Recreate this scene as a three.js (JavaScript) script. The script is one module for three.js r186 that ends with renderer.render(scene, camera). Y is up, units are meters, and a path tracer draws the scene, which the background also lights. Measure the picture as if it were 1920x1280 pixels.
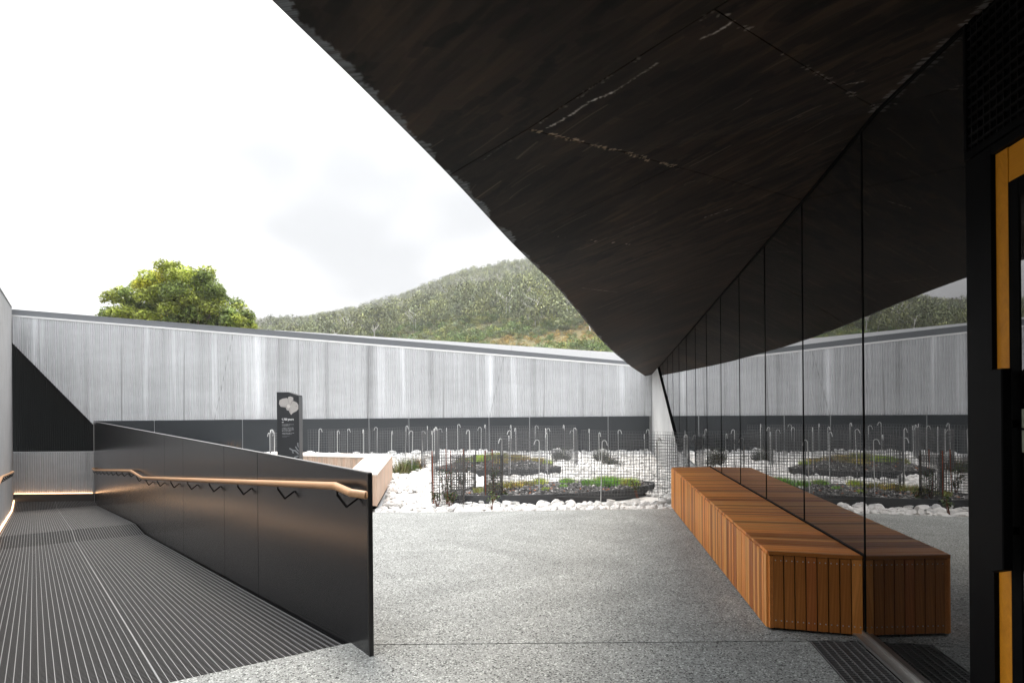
import * as THREE from 'three';
import { mergeGeometries, mergeVertices } from 'three/addons/utils/BufferGeometryUtils.js';
import { RoundedBoxGeometry } from 'three/addons/geometries/RoundedBoxGeometry.js';
import { ImprovedNoise } from 'three/addons/math/ImprovedNoise.js';

// ---------------------------------------------------------------- camera, sky, sun, exposure
const FL = 1270, CX = 960, CY = 759.5, ROLL = 0.0088, EYE = 1.4;
const scene = new THREE.Scene();
const camera = new THREE.PerspectiveCamera(2 * Math.atan(640 / FL) * 180 / Math.PI, 1.5, 0.1, 3000);
camera.position.set(0, EYE, 0);
camera.rotation.set(0, 0, -ROLL);
camera.setViewOffset(1920, 1280, 0, 640 - CY, 1920, 1280);
const noise = new ImprovedNoise();
const fbm = (x, y, z, o = 4) => { let a = 0, s = 0.5; for (let i = 0; i < o; i++) { a += s * noise.noise(x, y, z); x *= 2.03; y *= 2.03; z *= 2.03; s *= 0.5; } return a; };
let seed = 12345;
const rnd = () => { seed = (seed * 1664525 + 1013904223) >>> 0; return seed / 4294967296; };
const rr = (a, b) => a + (b - a) * rnd();
{
  const w = 512, h = 256, d = new Float32Array(w * h * 4);
  for (let j = 0; j < h; j++) for (let i = 0; i < w; i++) {
    const el = ((j + 0.5) / h - 0.5) * Math.PI, az = (i + 0.5) / w * 2 * Math.PI;
    const s = Math.max(0, Math.sin(el)), cx = Math.cos(az) * Math.cos(el), cz = Math.sin(az) * Math.cos(el);
    const k = 1 / (s + 0.28);
    const c = fbm(cx * k * 1.1 + 7, 3.3, cz * k * 1.1, 5) + 0.35 * fbm(cx * k * 3 + 2, 8.3, cz * k * 3, 4);
    let L = 0.52 + 2.3 * Math.pow(s, 3);
    const q = Math.min(0.16, Math.max(-0.33, c * 1.15 - 0.075));
    L *= 1 + q;
    const blue = Math.max(0, -q) * 0.12, o = (j * w + i) * 4;
    d[o] = L * (1 - blue); d[o + 1] = L * (1 - blue * 0.35); d[o + 2] = L * (1.012 + blue * 0.25); d[o + 3] = 1;
  }
  const t = new THREE.DataTexture(d, w, h, THREE.RGBAFormat, THREE.FloatType);
  t.mapping = THREE.EquirectangularReflectionMapping; t.magFilter = THREE.LinearFilter; t.needsUpdate = true;
  scene.background = t; scene.environment = t;
}
const sun = new THREE.DirectionalLight(0xfff1e0, 1.5);
sun.position.set(-12, 62, -40); sun.target.position.set(0, 0, -14);
sun.castShadow = true; sun.shadow.radius = 40; sun.shadow.mapSize.set(2048, 2048);
Object.assign(sun.shadow.camera, { left: -45, right: 45, top: 45, bottom: -45, near: 1, far: 200 });
scene.add(sun, sun.target);
const renderer = new THREE.WebGLRenderer({ antialias: true });
renderer.toneMapping = THREE.LinearToneMapping; renderer.toneMappingExposure = 2.35;
renderer.shadowMap.enabled = true;
scene.fog = new THREE.FogExp2(0xf4f6f8, 0.00058);

// ---------------------------------------------------------------- helpers
const V = (x, y, z) => new THREE.Vector3(x, y, z);
const ray = (px, py) => { const x = px - CX, y = py - CY; return [(x - ROLL * y) / FL, (y + ROLL * x) / FL]; };   // slopes: sideways, down
const at = (px, py, Z) => { const [u, v] = ray(px, py); return V(u * Z, EYE - v * Z, -Z); };
const names = {};
const numbered = (n) => { const k = names[n] = (names[n] ?? -1) + 1; return k ? n + '_' + String(k).padStart(3, '0') : n; };
function thing(name, label, category, group, pos = [0, 0, 0], turn = 0) {
  const o = new THREE.Group(); o.name = numbered(name); scene.add(o); o.position.set(...pos); o.rotation.y = turn;
  o.userData = { label, category }; if (group) o.userData.group = group; return o;
}
function part(name, geo, mat, parent, label) {
  const m = new THREE.Mesh(geo, mat); m.name = name; m.castShadow = m.receiveShadow = true; parent.add(m);
  if (label) m.userData.label = label; return m;
}
function struct(name, geo, mat, label) {
  const m = geo ? new THREE.Mesh(geo, mat) : new THREE.Group(); m.name = numbered(name); m.castShadow = m.receiveShadow = true; m.userData = { kind: 'structure' };
  if (label) m.userData.label = label; scene.add(m); return m;
}
function stuff(o) { o.userData.kind = 'stuff'; return o; }
function box(w, h, d, x = 0, y = 0, z = 0) { const g = new THREE.BoxGeometry(w, h, d); g.translate(x, y, z); return g; }
function rbox(w, h, d, r, x = 0, y = 0, z = 0) { const g = new RoundedBoxGeometry(w, h, d, 1, r); g.translate(x, y, z); return g; }
// prism with 8 corners: bottom a b c d, top e f g h (same turn); flat faces, uv in metres along the longer edges
function hexa(a, b, c, d, e, f, g, h) {
  const pos = [], uv = [], quad = (p, q, r, s) => {
    const U = p.distanceTo(q), W = q.distanceTo(r);
    for (const [v, x, y] of [[p, 0, 0], [q, U, 0], [r, U, W], [p, 0, 0], [r, U, W], [s, 0, W]]) { pos.push(v.x, v.y, v.z); uv.push(x, y); }
  };
  quad(e, f, g, h); quad(d, c, b, a); quad(a, b, f, e); quad(b, c, g, f); quad(c, d, h, g); quad(d, a, e, h);
  const o = new THREE.BufferGeometry();
  o.setAttribute('position', new THREE.Float32BufferAttribute(pos, 3)); o.setAttribute('uv', new THREE.Float32BufferAttribute(uv, 2)); o.computeVertexNormals(); return o;
}
// square bar between two points
function bar(p, q, w, h = w, up = V(0, 1, 0)) {
  const d = q.clone().sub(p).normalize(), s = d.clone().cross(Math.abs(d.dot(up)) > 0.95 ? V(1, 0, 0.3).normalize() : up).normalize(), t = s.clone().cross(d).normalize();
  const c = (o, i, j) => o.clone().addScaledVector(s, i * w / 2).addScaledVector(t, j * h / 2);
  return hexa(c(p, -1, -1), c(p, 1, -1), c(q, 1, -1), c(q, -1, -1), c(p, -1, 1), c(p, 1, 1), c(q, 1, 1), c(q, -1, 1));
}
// upright slab: outline in (x, y), thickness th towards -z
function slab(pts, th, bevel = 0) {
  const s = new THREE.Shape(pts.map(([x, y]) => new THREE.Vector2(x, y)));
  const g = new THREE.ExtrudeGeometry(s, { depth: th, bevelEnabled: bevel > 0, bevelSize: bevel, bevelThickness: bevel, bevelSegments: 1, bevelOffset: -bevel }); g.translate(0, 0, -th); return g;
}
// sheet over an outline in (X, Z forward) with height y(X, Z)
function sheet(pts, y, thick = 0) {
  const tri = THREE.ShapeUtils.triangulateShape(pts.map(([x, z]) => new THREE.Vector2(x, z)), []);
  const pos = [], uv = [], idx = [], n = pts.length;
  pts.forEach(([x, z]) => { pos.push(x, y(x, z), -z); uv.push(x, z); });
  tri.forEach(([a, b, c]) => { const [ax, az] = pts[a], [bx, bz] = pts[b], [cx, cz] = pts[c]; const s = (bx - ax) * (cz - az) - (bz - az) * (cx - ax); s > 0 ? idx.push(a, b, c) : idx.push(a, c, b); });
  let g = new THREE.BufferGeometry(); g.setAttribute('position', new THREE.Float32BufferAttribute(pos, 3)); g.setAttribute('uv', new THREE.Float32BufferAttribute(uv, 2)); g.setIndex(idx);
  g = g.toNonIndexed();
  if (thick) {
    const p2 = [], u2 = [];
    for (let i = 0; i < n; i++) { const [x0, z0] = pts[i], [x1, z1] = pts[(i + 1) % n], a = y(x0, z0), b = y(x1, z1);
      p2.push(x0, a, -z0, x1, b, -z1, x1, b - thick, -z1, x0, a, -z0, x1, b - thick, -z1, x0, a - thick, -z0); u2.push(0, 0, 1, 0, 1, thick, 0, 0, 1, thick, 0, thick); }
    const s = new THREE.BufferGeometry(); s.setAttribute('position', new THREE.Float32BufferAttribute(p2, 3)); s.setAttribute('uv', new THREE.Float32BufferAttribute(u2, 2)); g = mergeGeometries([g, s]);
  }
  g.computeVertexNormals(); return g;
}
function merge(list) { return mergeGeometries(list.map((g) => g.index ? g.toNonIndexed() : g)); }
function tube(pts, r, seg = 24, sides = 8) { return new THREE.TubeGeometry(new THREE.CatmullRomCurve3(pts, false, 'catmullrom', 0.1), seg, r, sides, false); }
function canvas(w, h, draw, srgb = true) {
  const c = document.createElement('canvas'); c.width = w; c.height = h; draw(c.getContext('2d'), w, h);
  const t = new THREE.CanvasTexture(c); if (srgb) t.colorSpace = THREE.SRGBColorSpace; t.wrapS = t.wrapT = THREE.RepeatWrapping; return t;
}
// texture from a function of (i, j) giving one or three values 0..1 (sRGB when srgb)
function texture(w, h, f, srgb = true) {
  const d = new Uint8Array(w * h * 4);
  for (let j = 0; j < h; j++) for (let i = 0; i < w; i++) { const v = f(i, j), o = (j * w + i) * 4, c = (x) => Math.max(0, Math.min(255, x * 255)); if (typeof v === 'number') d[o] = d[o + 1] = d[o + 2] = c(v); else { d[o] = c(v[0]); d[o + 1] = c(v[1]); d[o + 2] = c(v[2]); } d[o + 3] = 255; }
  const t = new THREE.DataTexture(d, w, h); t.wrapS = t.wrapT = THREE.RepeatWrapping; t.magFilter = THREE.LinearFilter; if (srgb) t.colorSpace = THREE.SRGBColorSpace; t.needsUpdate = true; return t;
}
const lin = (r, g, b) => new THREE.Color().setRGB(r, g, b);
const std = (o) => new THREE.MeshStandardMaterial({ roughness: 0.9, side: THREE.DoubleSide, ...o });
const phys = (o) => new THREE.MeshPhysicalMaterial({ side: THREE.DoubleSide, ...o });
const scaled = (t, x, y = x) => { const c = t.clone(); c.repeat.set(x, y); c.needsUpdate = true; return c; };
const sr = (x) => x <= 0.0031308 ? 12.92 * x : 1.055 * Math.pow(x, 1 / 2.4) - 0.055;

// ---------------------------------------------------------------- the plan (metres; Z is the distance ahead)
const GX = 1.543, GS = 0.1339, GA = Math.atan(GS), GC = Math.cos(GA);            // glass line X = GX + GS Z
const glassX = (Z) => GX + GS * Z;
const WZ = 21;                                                                 // face of the long wall
const PM = 0.7073, panelX = (Z) => -0.806 - PM * (Z - 3.79);                     // balustrade line
const RT = Math.atan(PM), RC = Math.cos(RT), RS = Math.sin(RT), RW = 2.06;       // ramp frame: turn, width
const R0 = [panelX(4.02), 0, -4.02];
const floorY = (Z) => Z < 4.1 ? 0 : -0.0165 * (Z - 4.1);
const rampY = (l) => l < 0 ? 0 : l < 9.03 ? -0.02 - 0.69 * l / 9.03 : l < 10.33 ? -0.71 : l < 19.6 ? -0.71 - 0.735 * (l - 10.33) / 9.27 : -1.445;
const glassTop = (Z) => { const k = [[-6, 1.56], [2.3, 1.56], [3.77, 1.628], [5.18, 1.548], [18.55, 1.007], [21, 0.908]]; for (let i = 1; i < k.length; i++) if (Z <= k[i][0]) return EYE + k[i - 1][1] + (k[i][1] - k[i - 1][1]) * (Z - k[i - 1][0]) / (k[i][0] - k[i - 1][0]); return EYE + 0.908; };

// ---------------------------------------------------------------- materials
const aggregate = texture(2048, 2048, () => 0, false);
{ // exposed aggregate: random stones of three tones on a 2048 px tile of 4 m
  const N = 2048, v = new Float32Array(N * N).fill(0.30), hgt = new Float32Array(N * N);
  for (let k = 0; k < 170000; k++) {
    const x = rnd() * N, y = rnd() * N, r = 1.3 + 2.3 * rnd() * rnd(), q = rnd(), t = q < 0.42 ? rr(0.02, 0.08) : q < 0.72 ? rr(0.22, 0.38) : rr(0.46, 0.72), e = rr(0.7, 1.3);
    for (let b = -Math.ceil(r); b <= r; b++) for (let a = -Math.ceil(r); a <= r; a++) if (a * a * e + b * b / e <= r * r) { const o = ((y + b + N | 0) % N) * N + ((x + a + N | 0) % N); v[o] = t; hgt[o] = 0.5 + 0.5 * rnd() * (1 - (a * a + b * b) / (r * r + 0.1)); }
  }
  const stain = new Float32Array(256 * 256); for (let y = 0; y < 256; y++) for (let x = 0; x < 256; x++) { const a = x / 256 * 6.2832, b = y / 256 * 6.2832, f = (k) => fbm(Math.cos(a) * k + 3, Math.sin(a) * k + Math.cos(b) * k, Math.sin(b) * k, 4); stain[y * 256 + x] = 1 + 0.32 * f(0.9) + 0.22 * f(2.6) - 0.5 * Math.max(0, f(1.7) - 0.22); }
  const d = aggregate.image.data;
  for (let o = 0; o < N * N; o++) { const x = o % N, y = o / N | 0, m = stain[(y >> 3) * 256 + (x >> 3)], s = sr(v[o] * m) * 255; d[o * 4] = s; d[o * 4 + 1] = s * 1.005; d[o * 4 + 2] = s * 0.995; }
  aggregate.colorSpace = THREE.SRGBColorSpace;
}
const coarse = texture(512, 512, (i, j) => { const a = i / 512 * 6.2832, b = j / 512 * 6.2832; return 0.5 + 0.6 * fbm(Math.cos(a) * 1.4 + 3, Math.sin(a) * 1.4 + Math.cos(b) * 1.4, Math.sin(b) * 1.4, 5); }, false);
const paveM = std({ map: scaled(aggregate, 0.25), bumpMap: scaled(aggregate, 0.25), bumpScale: 0.002, roughness: 0.82, color: lin(0.80, 0.83, 0.83) });
// concrete of the long wall: streaks and pour bands over 21.5 x 7 m
const wallTex = texture(2048, 768, (i, j) => {
  const X = i / 2048 * 21.5, y = j / 768 * 7;
  const band = fbm(X * 0.2, y * 1.3, 2.1, 3) * 0.16, st = fbm(X * 7.3, y * 0.03, 7.7, 3) * 0.11, wide = fbm(X * 0.9, y * 0.10, 1.2, 3) * 0.15, fine = fbm(X * 5, y * 7, 4.4, 3) * 0.10;
  const drip = Math.max(0, fbm(X * 4, y * 0.10 + 9, 3.1, 3) - 0.10) * 1.1 * Math.min(1, Math.max(0, (y - 2.4) / 1.6));
  const dark = Math.max(0, fbm(X * 2.1 + 40, y * 0.06, 6.1, 3) - 0.14) * 0.7;
  const v = 0.56 * (1 + 0.75 * band + st + wide + fine + drip * 1.3 - dark * 1.4);
  const s = sr(Math.max(0.08, v)); return [s * 0.985, s * 0.995, s * 1.008];
});
const ribM = std({ map: wallTex, roughness: 0.92 });
const concTex = texture(1024, 1024, (i, j) => { const x = i / 1024 * 6, y = j / 1024 * 6, p = fbm(x * 14, y * 14, 0.3, 3); const v = 0.36 * (1 + 0.22 * fbm(x * 1.1, y * 1.5, 4, 4) + 0.10 * fbm(x * 6, y * 0.8, 9, 3) + 0.08 * p) * (noise.noise(x * 22, y * 22, 3) > 0.62 ? 0.6 : 1); const s = sr(v); return [s, s * 1.005, s * 1.01]; });
const concM = std({ map: scaled(concTex, 1 / 6), bumpMap: scaled(concTex, 1 / 6), bumpScale: 0.006 });
const concPaleM = std({ map: scaled(concTex, 1 / 6), color: lin(1.4, 1.4, 1.38), bumpMap: scaled(concTex, 1 / 6), bumpScale: 0.004 });
const capM = std({ color: lin(0.74, 0.74, 0.74), roughness: 0.8 });
const flashM = std({ color: lin(0.14, 0.15, 0.16), roughness: 0.5 });
const dustTex = texture(512, 512, (i, j) => { const x = i / 512 * 3, y = j / 512 * 3; return 0.5 + 0.30 * fbm(x * 2, y * 2, 1, 5) + 0.12 * fbm(x * 10, y * 2, 5, 3); }, false);
const bandM = std({ color: lin(0.036, 0.041, 0.046), roughness: 0.42, roughnessMap: scaled(dustTex, 0.5) });
bandM.roughness = 0.8;
const darkRibM = phys({ color: lin(0.006, 0.0085, 0.0095), roughness: 0.7, specularIntensity: 0.2 });
const smoothTex = texture(256, 256, (i, j) => 0.48 + 0.08 * fbm(i / 40, j / 12, 2, 4), false);
const balM = phys({ color: lin(0.014, 0.0145, 0.016), roughness: 0.21, specularIntensity: 1.0 });
const balEdgeM = std({ color: lin(0.008, 0.008, 0.009), roughness: 0.4 });
const blackM = phys({ color: lin(0.003, 0.003, 0.0032), roughness: 0.85, specularIntensity: 0.12 });
const blackMetalM = phys({ color: lin(0.004, 0.004, 0.0045), roughness: 0.5, specularIntensity: 0.09 });
const glassM = phys({ color: lin(0.0035, 0.004, 0.0042), roughness: 0.0, ior: 2.3, specularIntensity: 1.0, clearcoat: 0.5, clearcoatRoughness: 0 });
const alloyM = std({ color: lin(0.45, 0.45, 0.44), roughness: 0.35, metalness: 0.8 });
const galvM = std({ color: lin(0.21, 0.215, 0.22), roughness: 0.55, metalness: 0.25 });
const rodM = std({ color: lin(0.022, 0.022, 0.023), roughness: 0.6 });
const drainM = std({ color: lin(0.13, 0.13, 0.13), roughness: 0.5 });
const wireM = std({ color: lin(0.14, 0.143, 0.148), roughness: 0.6, metalness: 0.2 });
const stakeM = std({ color: lin(0.62, 0.63, 0.63), roughness: 0.5, metalness: 0.1 });
const woodTex = (base, vary, k) => texture(1024, 256, (i, j) => {        // 2 m along the grain, 0.5 m across
  const x = i / 1024 * 2, y = j / 256 * 0.5, w = fbm(x * 0.8, y * 4, k, 2) * 2.2;
  const g = fbm(x * 1.2, y * 70 + w * 6, k + 3, 3), f = fbm(x * 6, y * 260, k + 6, 2), t = 1 + vary * (g * 0.9 + f * 0.5) + 0.12 * fbm(x * 2, y * 8, k + 9, 3);
  return base.map((c, n) => sr(Math.max(0.01, c * Math.pow(t, 1 + n * 0.25))));
});
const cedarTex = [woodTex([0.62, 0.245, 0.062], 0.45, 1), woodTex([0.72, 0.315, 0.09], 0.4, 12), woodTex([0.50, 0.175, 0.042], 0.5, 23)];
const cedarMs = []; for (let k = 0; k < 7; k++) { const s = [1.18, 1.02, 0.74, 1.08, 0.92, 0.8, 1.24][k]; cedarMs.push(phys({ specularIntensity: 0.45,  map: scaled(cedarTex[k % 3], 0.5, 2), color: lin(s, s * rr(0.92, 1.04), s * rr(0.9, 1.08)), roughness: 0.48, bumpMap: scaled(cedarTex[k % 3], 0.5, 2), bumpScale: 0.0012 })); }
const paleTex = [woodTex([0.62, 0.44, 0.33], 0.2, 31), woodTex([0.66, 0.50, 0.39], 0.2, 42)];  // weathered timber, with the stronger light on this bench put into its colour
const paleMs = []; for (let k = 0; k < 5; k++) { const s = rr(0.86, 1.1); paleMs.push(std({ map: scaled(paleTex[k % 2], 0.5, 2), color: lin(s, s, s), roughness: 0.7 })); }
const litTopM = std({ map: scaled(paleTex[1], 0.5, 2), color: lin(1.25, 1.5, 1.75), roughness: 0.7 });  // brighter, whiter copy for the tops; sky light put into the colour
const railTex = woodTex([0.50, 0.285, 0.145], 0.3, 51);
const railM = std({ map: scaled(railTex, 4, 1), roughness: 0.38 });
const yellowM = phys({ map: scaled(woodTex([0.60, 0.24, 0.014], 0.25, 61), 0.5, 2), roughness: 0.5, specularIntensity: 0.3 });
const stoneM = [0, 1, 2].map((k) => std({ color: lin(0.90 - 0.02 * k, 0.895 - 0.025 * k, 0.88 - 0.03 * k), roughness: 0.85, bumpMap: scaled(coarse, 3), bumpScale: 0.01 }));
const ledM = std({ color: lin(0.9, 0.8, 0.7), emissive: lin(1.0, 0.56, 0.28), emissiveIntensity: 2 });

// ---------------------------------------------------------------- ground and terrain
const soilTex = texture(512, 512, (i, j) => { const x = i / 512 * 8, y = j / 512 * 8, n = 0.5 + fbm(x, y, 1, 5); return [sr(0.10 * n + 0.02), sr(0.085 * n + 0.015), sr(0.04 * n + 0.01)]; });
{
  const g = new THREE.PlaneGeometry(5200, 5200); g.rotateX(-Math.PI / 2); g.translate(0, -2.4, 0);
  const uv = g.attributes.uv; for (let i = 0; i < uv.count; i++) uv.setXY(i, uv.getX(i) * 650, uv.getY(i) * 650);
  struct('ground', g, std({ map: soilTex }));
}
// the hill: how steeply the ridge rises over the horizon, by bearing
const ridgeK = [[-1.2, 0.05], [-0.75, 0.085], [-0.50, 0.112], [-0.386, 0.131], [-0.315, 0.1355], [-0.25, 0.149], [-0.204, 0.160], [-0.157, 0.171], [-0.11, 0.190], [-0.07, 0.205], [-0.03, 0.213], [0.016, 0.222], [0.10, 0.238], [0.25, 0.245], [0.5, 0.21], [0.9, 0.15], [1.4, 0.08]];
const ridge = (u) => { for (let i = 1; i < ridgeK.length; i++) if (u <= ridgeK[i][0]) { const [a, p] = ridgeK[i - 1], [b, q] = ridgeK[i], t = Math.max(0, (u - a) / (b - a)); return p + (q - p) * t; } return 0.08; };
const HD = 470;
function hillY(x, Z) {
  const u = x / Math.max(20, Z), d = Math.max(0, Z), k = Math.min(1, Math.max(0, (d - 45) / (HD - 45)));
  const E = ridge(u) - 7.0 / HD;                     // the trees on the ridge add the rest
  const rise = d <= HD ? E * HD * (0.30 * k + 0.70 * Math.pow(k, 1.22)) : E * HD * (1 - Math.pow((d - HD) / 300, 2) * 0.8);
  const bumps = (fbm(x * 0.012, Z * 0.012, 2.2, 4) * 14) * Math.min(1, Math.max(0, (d - 80) / 120)) * (d < HD ? 1 - 0.75 * k : 0.3);
  return Math.max(-2.3, -0.6 + rise + bumps);
}
{
  const nx = 150, nz = 110, pos = [], uv = [], idx = [], col = [];
  for (let j = 0; j <= nz; j++) for (let i = 0; i <= nx; i++) {
    const Z = 26 + (j / nz) * 700, x = (i / nx - 0.5) * (60 + Z * 2.7);
    pos.push(x, hillY(x, Z), -Z); uv.push(x / 8, Z / 8);
    const k = Math.min(1, Math.max(0, (Z - 110) / 90)), n = fbm(x * 0.03, Z * 0.03, 5, 4);
    const a = [0.165 + 0.06 * n, 0.145 + 0.02 * n, 0.06], b = [0.085, 0.085, 0.05]; col.push(...a.map((c, q) => c + (b[q] - c) * k));
  }
  for (let j = 0; j < nz; j++) for (let i = 0; i < nx; i++) { const a = j * (nx + 1) + i, b = a + 1, c = a + nx + 1, e = c + 1; idx.push(a, b, c, b, e, c); }
  const g = new THREE.BufferGeometry(); g.setAttribute('position', new THREE.Float32BufferAttribute(pos, 3)); g.setAttribute('uv', new THREE.Float32BufferAttribute(uv, 2)); g.setAttribute('color', new THREE.Float32BufferAttribute(col, 3)); g.setIndex(idx); g.computeVertexNormals();
  const gm = std({ vertexColors: true, bumpMap: coarse, bumpScale: 0.5, roughness: 1 });
  struct('hill', g, gm, 'forested hillside with golden heath at its foot');
}
// leaf clouds
function leafCloud(lobes, size, shade = null) {      // lobes: [x, y, z, rx, ry, count, tint]
  const pos = [], col = [], nor = [];
  for (const [lx, ly, lz, rx, ry, n, tint] of lobes) for (let k = 0; k < n; k++) {
    const th = rr(0, 6.2832), c = rr(-0.75, 1), s = Math.sqrt(1 - c * c), r = Math.pow(rnd(), 0.30) * rr(0.82, 1.08);
    const d = V(Math.cos(th) * s, c, Math.sin(th) * s), p = V(lx + d.x * rx * r, ly + d.y * ry * r, lz + d.z * rx * r);
    const a = V(rr(-1, 1), rr(-0.6, 0.6), rr(-1, 1)).normalize().multiplyScalar(size * rr(0.6, 1.3)), b = V(rr(-1, 1), rr(-1, 1), rr(-1, 1)).cross(a).normalize().multiplyScalar(size * rr(0.25, 0.5));
    const q = [p.clone().add(a), p.clone().addScaledVector(a, -0.2).add(b), p.clone().addScaledVector(a, -0.2).sub(b)];
    const w = rr(0.65, 1.3), t = tint || [1, 1, 1], nn = d.clone().multiplyScalar(1.2).add(V(rr(-0.6, 0.6), rr(-0.2, 0.8), rr(-0.6, 0.6))).normalize();
    for (const e of q) { pos.push(e.x, e.y, e.z); col.push(t[0] * w * rr(0.95, 1.05), t[1] * w, t[2] * w); nor.push(nn.x, nn.y, nn.z); }
  }
  const g = new THREE.BufferGeometry(); g.setAttribute('position', new THREE.Float32BufferAttribute(pos, 3)); g.setAttribute('normal', new THREE.Float32BufferAttribute(nor, 3)); g.setAttribute('color', new THREE.Float32BufferAttribute(col, 3)); return g;
}
function limb(list, p, q, r0, r1, bend = 0.1) {
  const m = p.clone().lerp(q, 0.5).add(V(rr(-bend, bend), rr(-bend, bend) * 0.5, rr(-bend, bend)).multiplyScalar(p.distanceTo(q)));
  const c = new THREE.QuadraticBezierCurve3(p, m, q), g = new THREE.TubeGeometry(c, 5, 1, 5, false), a = g.attributes.position, fr = [];
  for (let i = 0; i <= 5; i++) fr.push(c.getPointAt(i / 5));
  for (let i = 0; i < a.count; i++) { const k = Math.min(5, Math.floor(i / 6)), o = fr[k], r = r0 + (r1 - r0) * k / 5; a.setXYZ(i, o.x + (a.getX(i) - o.x) * r, o.y + (a.getY(i) - o.y) * r, o.z + (a.getZ(i) - o.z) * r); }
  g.computeVertexNormals(); g.deleteAttribute('uv'); list.push(g.toNonIndexed()); return q;
}
const thinLeafM = phys({ vertexColors: true, roughness: 0.9, transmission: 0.45, thickness: 0, specularIntensity: 0.3 });
const leafM = std({ vertexColors: true, roughness: 0.75 });
{ // hillside wood and heath: nobody could count them
  const wood = thing('forest', 'grey green gum forest with pale bare trunks covering the upper hillside behind the wall', 'forest'); stuff(wood);
  const heath = thing('heath', 'green and golden shrubs of the heath at the foot of the hill', 'shrubs'); stuff(heath);
  const crownVar = [0, 1, 2, 3].map(() => { const l = []; for (let k = 0; k < 7; k++) l.push([rr(-0.55, 0.55), rr(0.45, 1.0), rr(-0.55, 0.55), rr(0.20, 0.40), rr(0.12, 0.22), 34]); return leafCloud(l, 0.075); });
  const shrubVar = [0, 1, 2].map(() => { const l = []; for (let k = 0; k < 6; k++) l.push([rr(-0.4, 0.4), rr(0.2, 0.62), rr(-0.4, 0.4), rr(0.3, 0.45), rr(0.22, 0.36), 42]); return leafCloud(l, 0.085); });
  const bareVar = [0, 1, 2].map(() => { const l = [], top = V(rr(-0.12, 0.12), 0.75, rr(-0.1, 0.1)); limb(l, V(0, 0, 0), top, 0.016, 0.009); for (let k = 0; k < 6; k++) { const f = V(0, 0, 0).lerp(top, rr(0.45, 1)); const e = limb(l, f, f.clone().add(V(rr(-0.32, 0.32), rr(0.15, 0.4), rr(-0.3, 0.3))), 0.008, 0.004); limb(l, e, e.clone().add(V(rr(-0.12, 0.12), rr(0.05, 0.16), rr(-0.1, 0.1))), 0.004, 0.002); } return mergeGeometries(l); });
  const put = (parent, name, geo, mat, list) => { const m = new THREE.InstancedMesh(geo, mat, list.length); m.name = name; const o = new THREE.Object3D(); list.forEach(([x, y, z, s, sy, c], i) => { o.position.set(x, y, z); o.rotation.set(0, rr(0, 6.28), 0); o.scale.set(s, sy, s); o.updateMatrix(); m.setMatrixAt(i, o.matrix); m.setColorAt(i, c); }); m.castShadow = m.receiveShadow = true; parent.add(stuff(m)); };
  const barkPaleM = std({ color: lin(1, 1, 1), roughness: 0.9 });
  const crowns = [[], [], [], []], bares = [[], [], []], shrubs = [[], [], []];
  for (let k = 0; k < 19000; k++) {
    const Z = 120 + 375 * Math.pow(rnd(), 0.8), u = rr(-0.85, 0.75), x = u * Z, edge = 150 + 60 * fbm(x * 0.015, 3, 1, 3) - 30 * (u > 0 ? u * 2 : 0);
    const y = hillY(x, Z);
    if (Z < edge) continue;
    const far = Math.min(1, (Z - 180) / 260), bare = rnd();
    if (bare < (Z > 400 ? 0.12 : Z < 215 ? 0.06 : 0.42)) { const g = rr(0.5, 0.8), h = rr(5, 9.5); bares[k % 3].push([x, y - 0.3, -Z, h * rr(0.8, 1.1), h, lin(g, g * 0.97, g * 0.92)]); }
    if (bare > 0.20) { const s = rr(2.0, 4.6) * (rnd() < 0.12 ? 1.4 : 1), b = rr(0.55, 1.5), o = rnd(); crowns[k % 4].push([x, y - 0.2, -Z, s, rr(4.2, 8.8), lin((0.23 + 0.12 * o) * b, (0.275 + 0.10 * o) * b, (0.17 - 0.015 * o) * b)]); }
  }
  for (let k = 0; k < 24000; k++) {
    const Z = 48 + 230 * Math.pow(rnd(), 0.85), u = rr(-0.9, 0.8), x = u * Z, n = fbm(x * 0.022 + 9, Z * 0.022, 4, 3);
    const golden = n > 0.04 && Z < 175; if (golden && rnd() < 0.2) continue;
    const s = golden ? rr(0.6, 1.5) : rr(0.9, 2.6), b = rr(0.7, 1.3), y = hillY(x, Z), q = rnd();
    const c = golden && q < 0.6 ? lin(0.48 * b, 0.33 * b, 0.09 * b) : q < 0.3 ? lin(0.35 * b, 0.38 * b, 0.10 * b) : q < 0.5 ? lin(0.29 * b, 0.35 * b, 0.20 * b) : lin(0.18 * b, 0.28 * b, 0.08 * b);
    shrubs[k % 3].push([x, y - 0.1, -Z, s, s * rr(0.7, 1.15), c]);
  }
  crowns.forEach((l, i) => put(wood, 'crown', crownVar[i], leafM, l));
  bares.forEach((l, i) => put(wood, 'trunk', bareVar[i], barkPaleM, l));
  shrubs.forEach((l, i) => put(heath, 'foliage', shrubVar[i], leafM, l));
}
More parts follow.
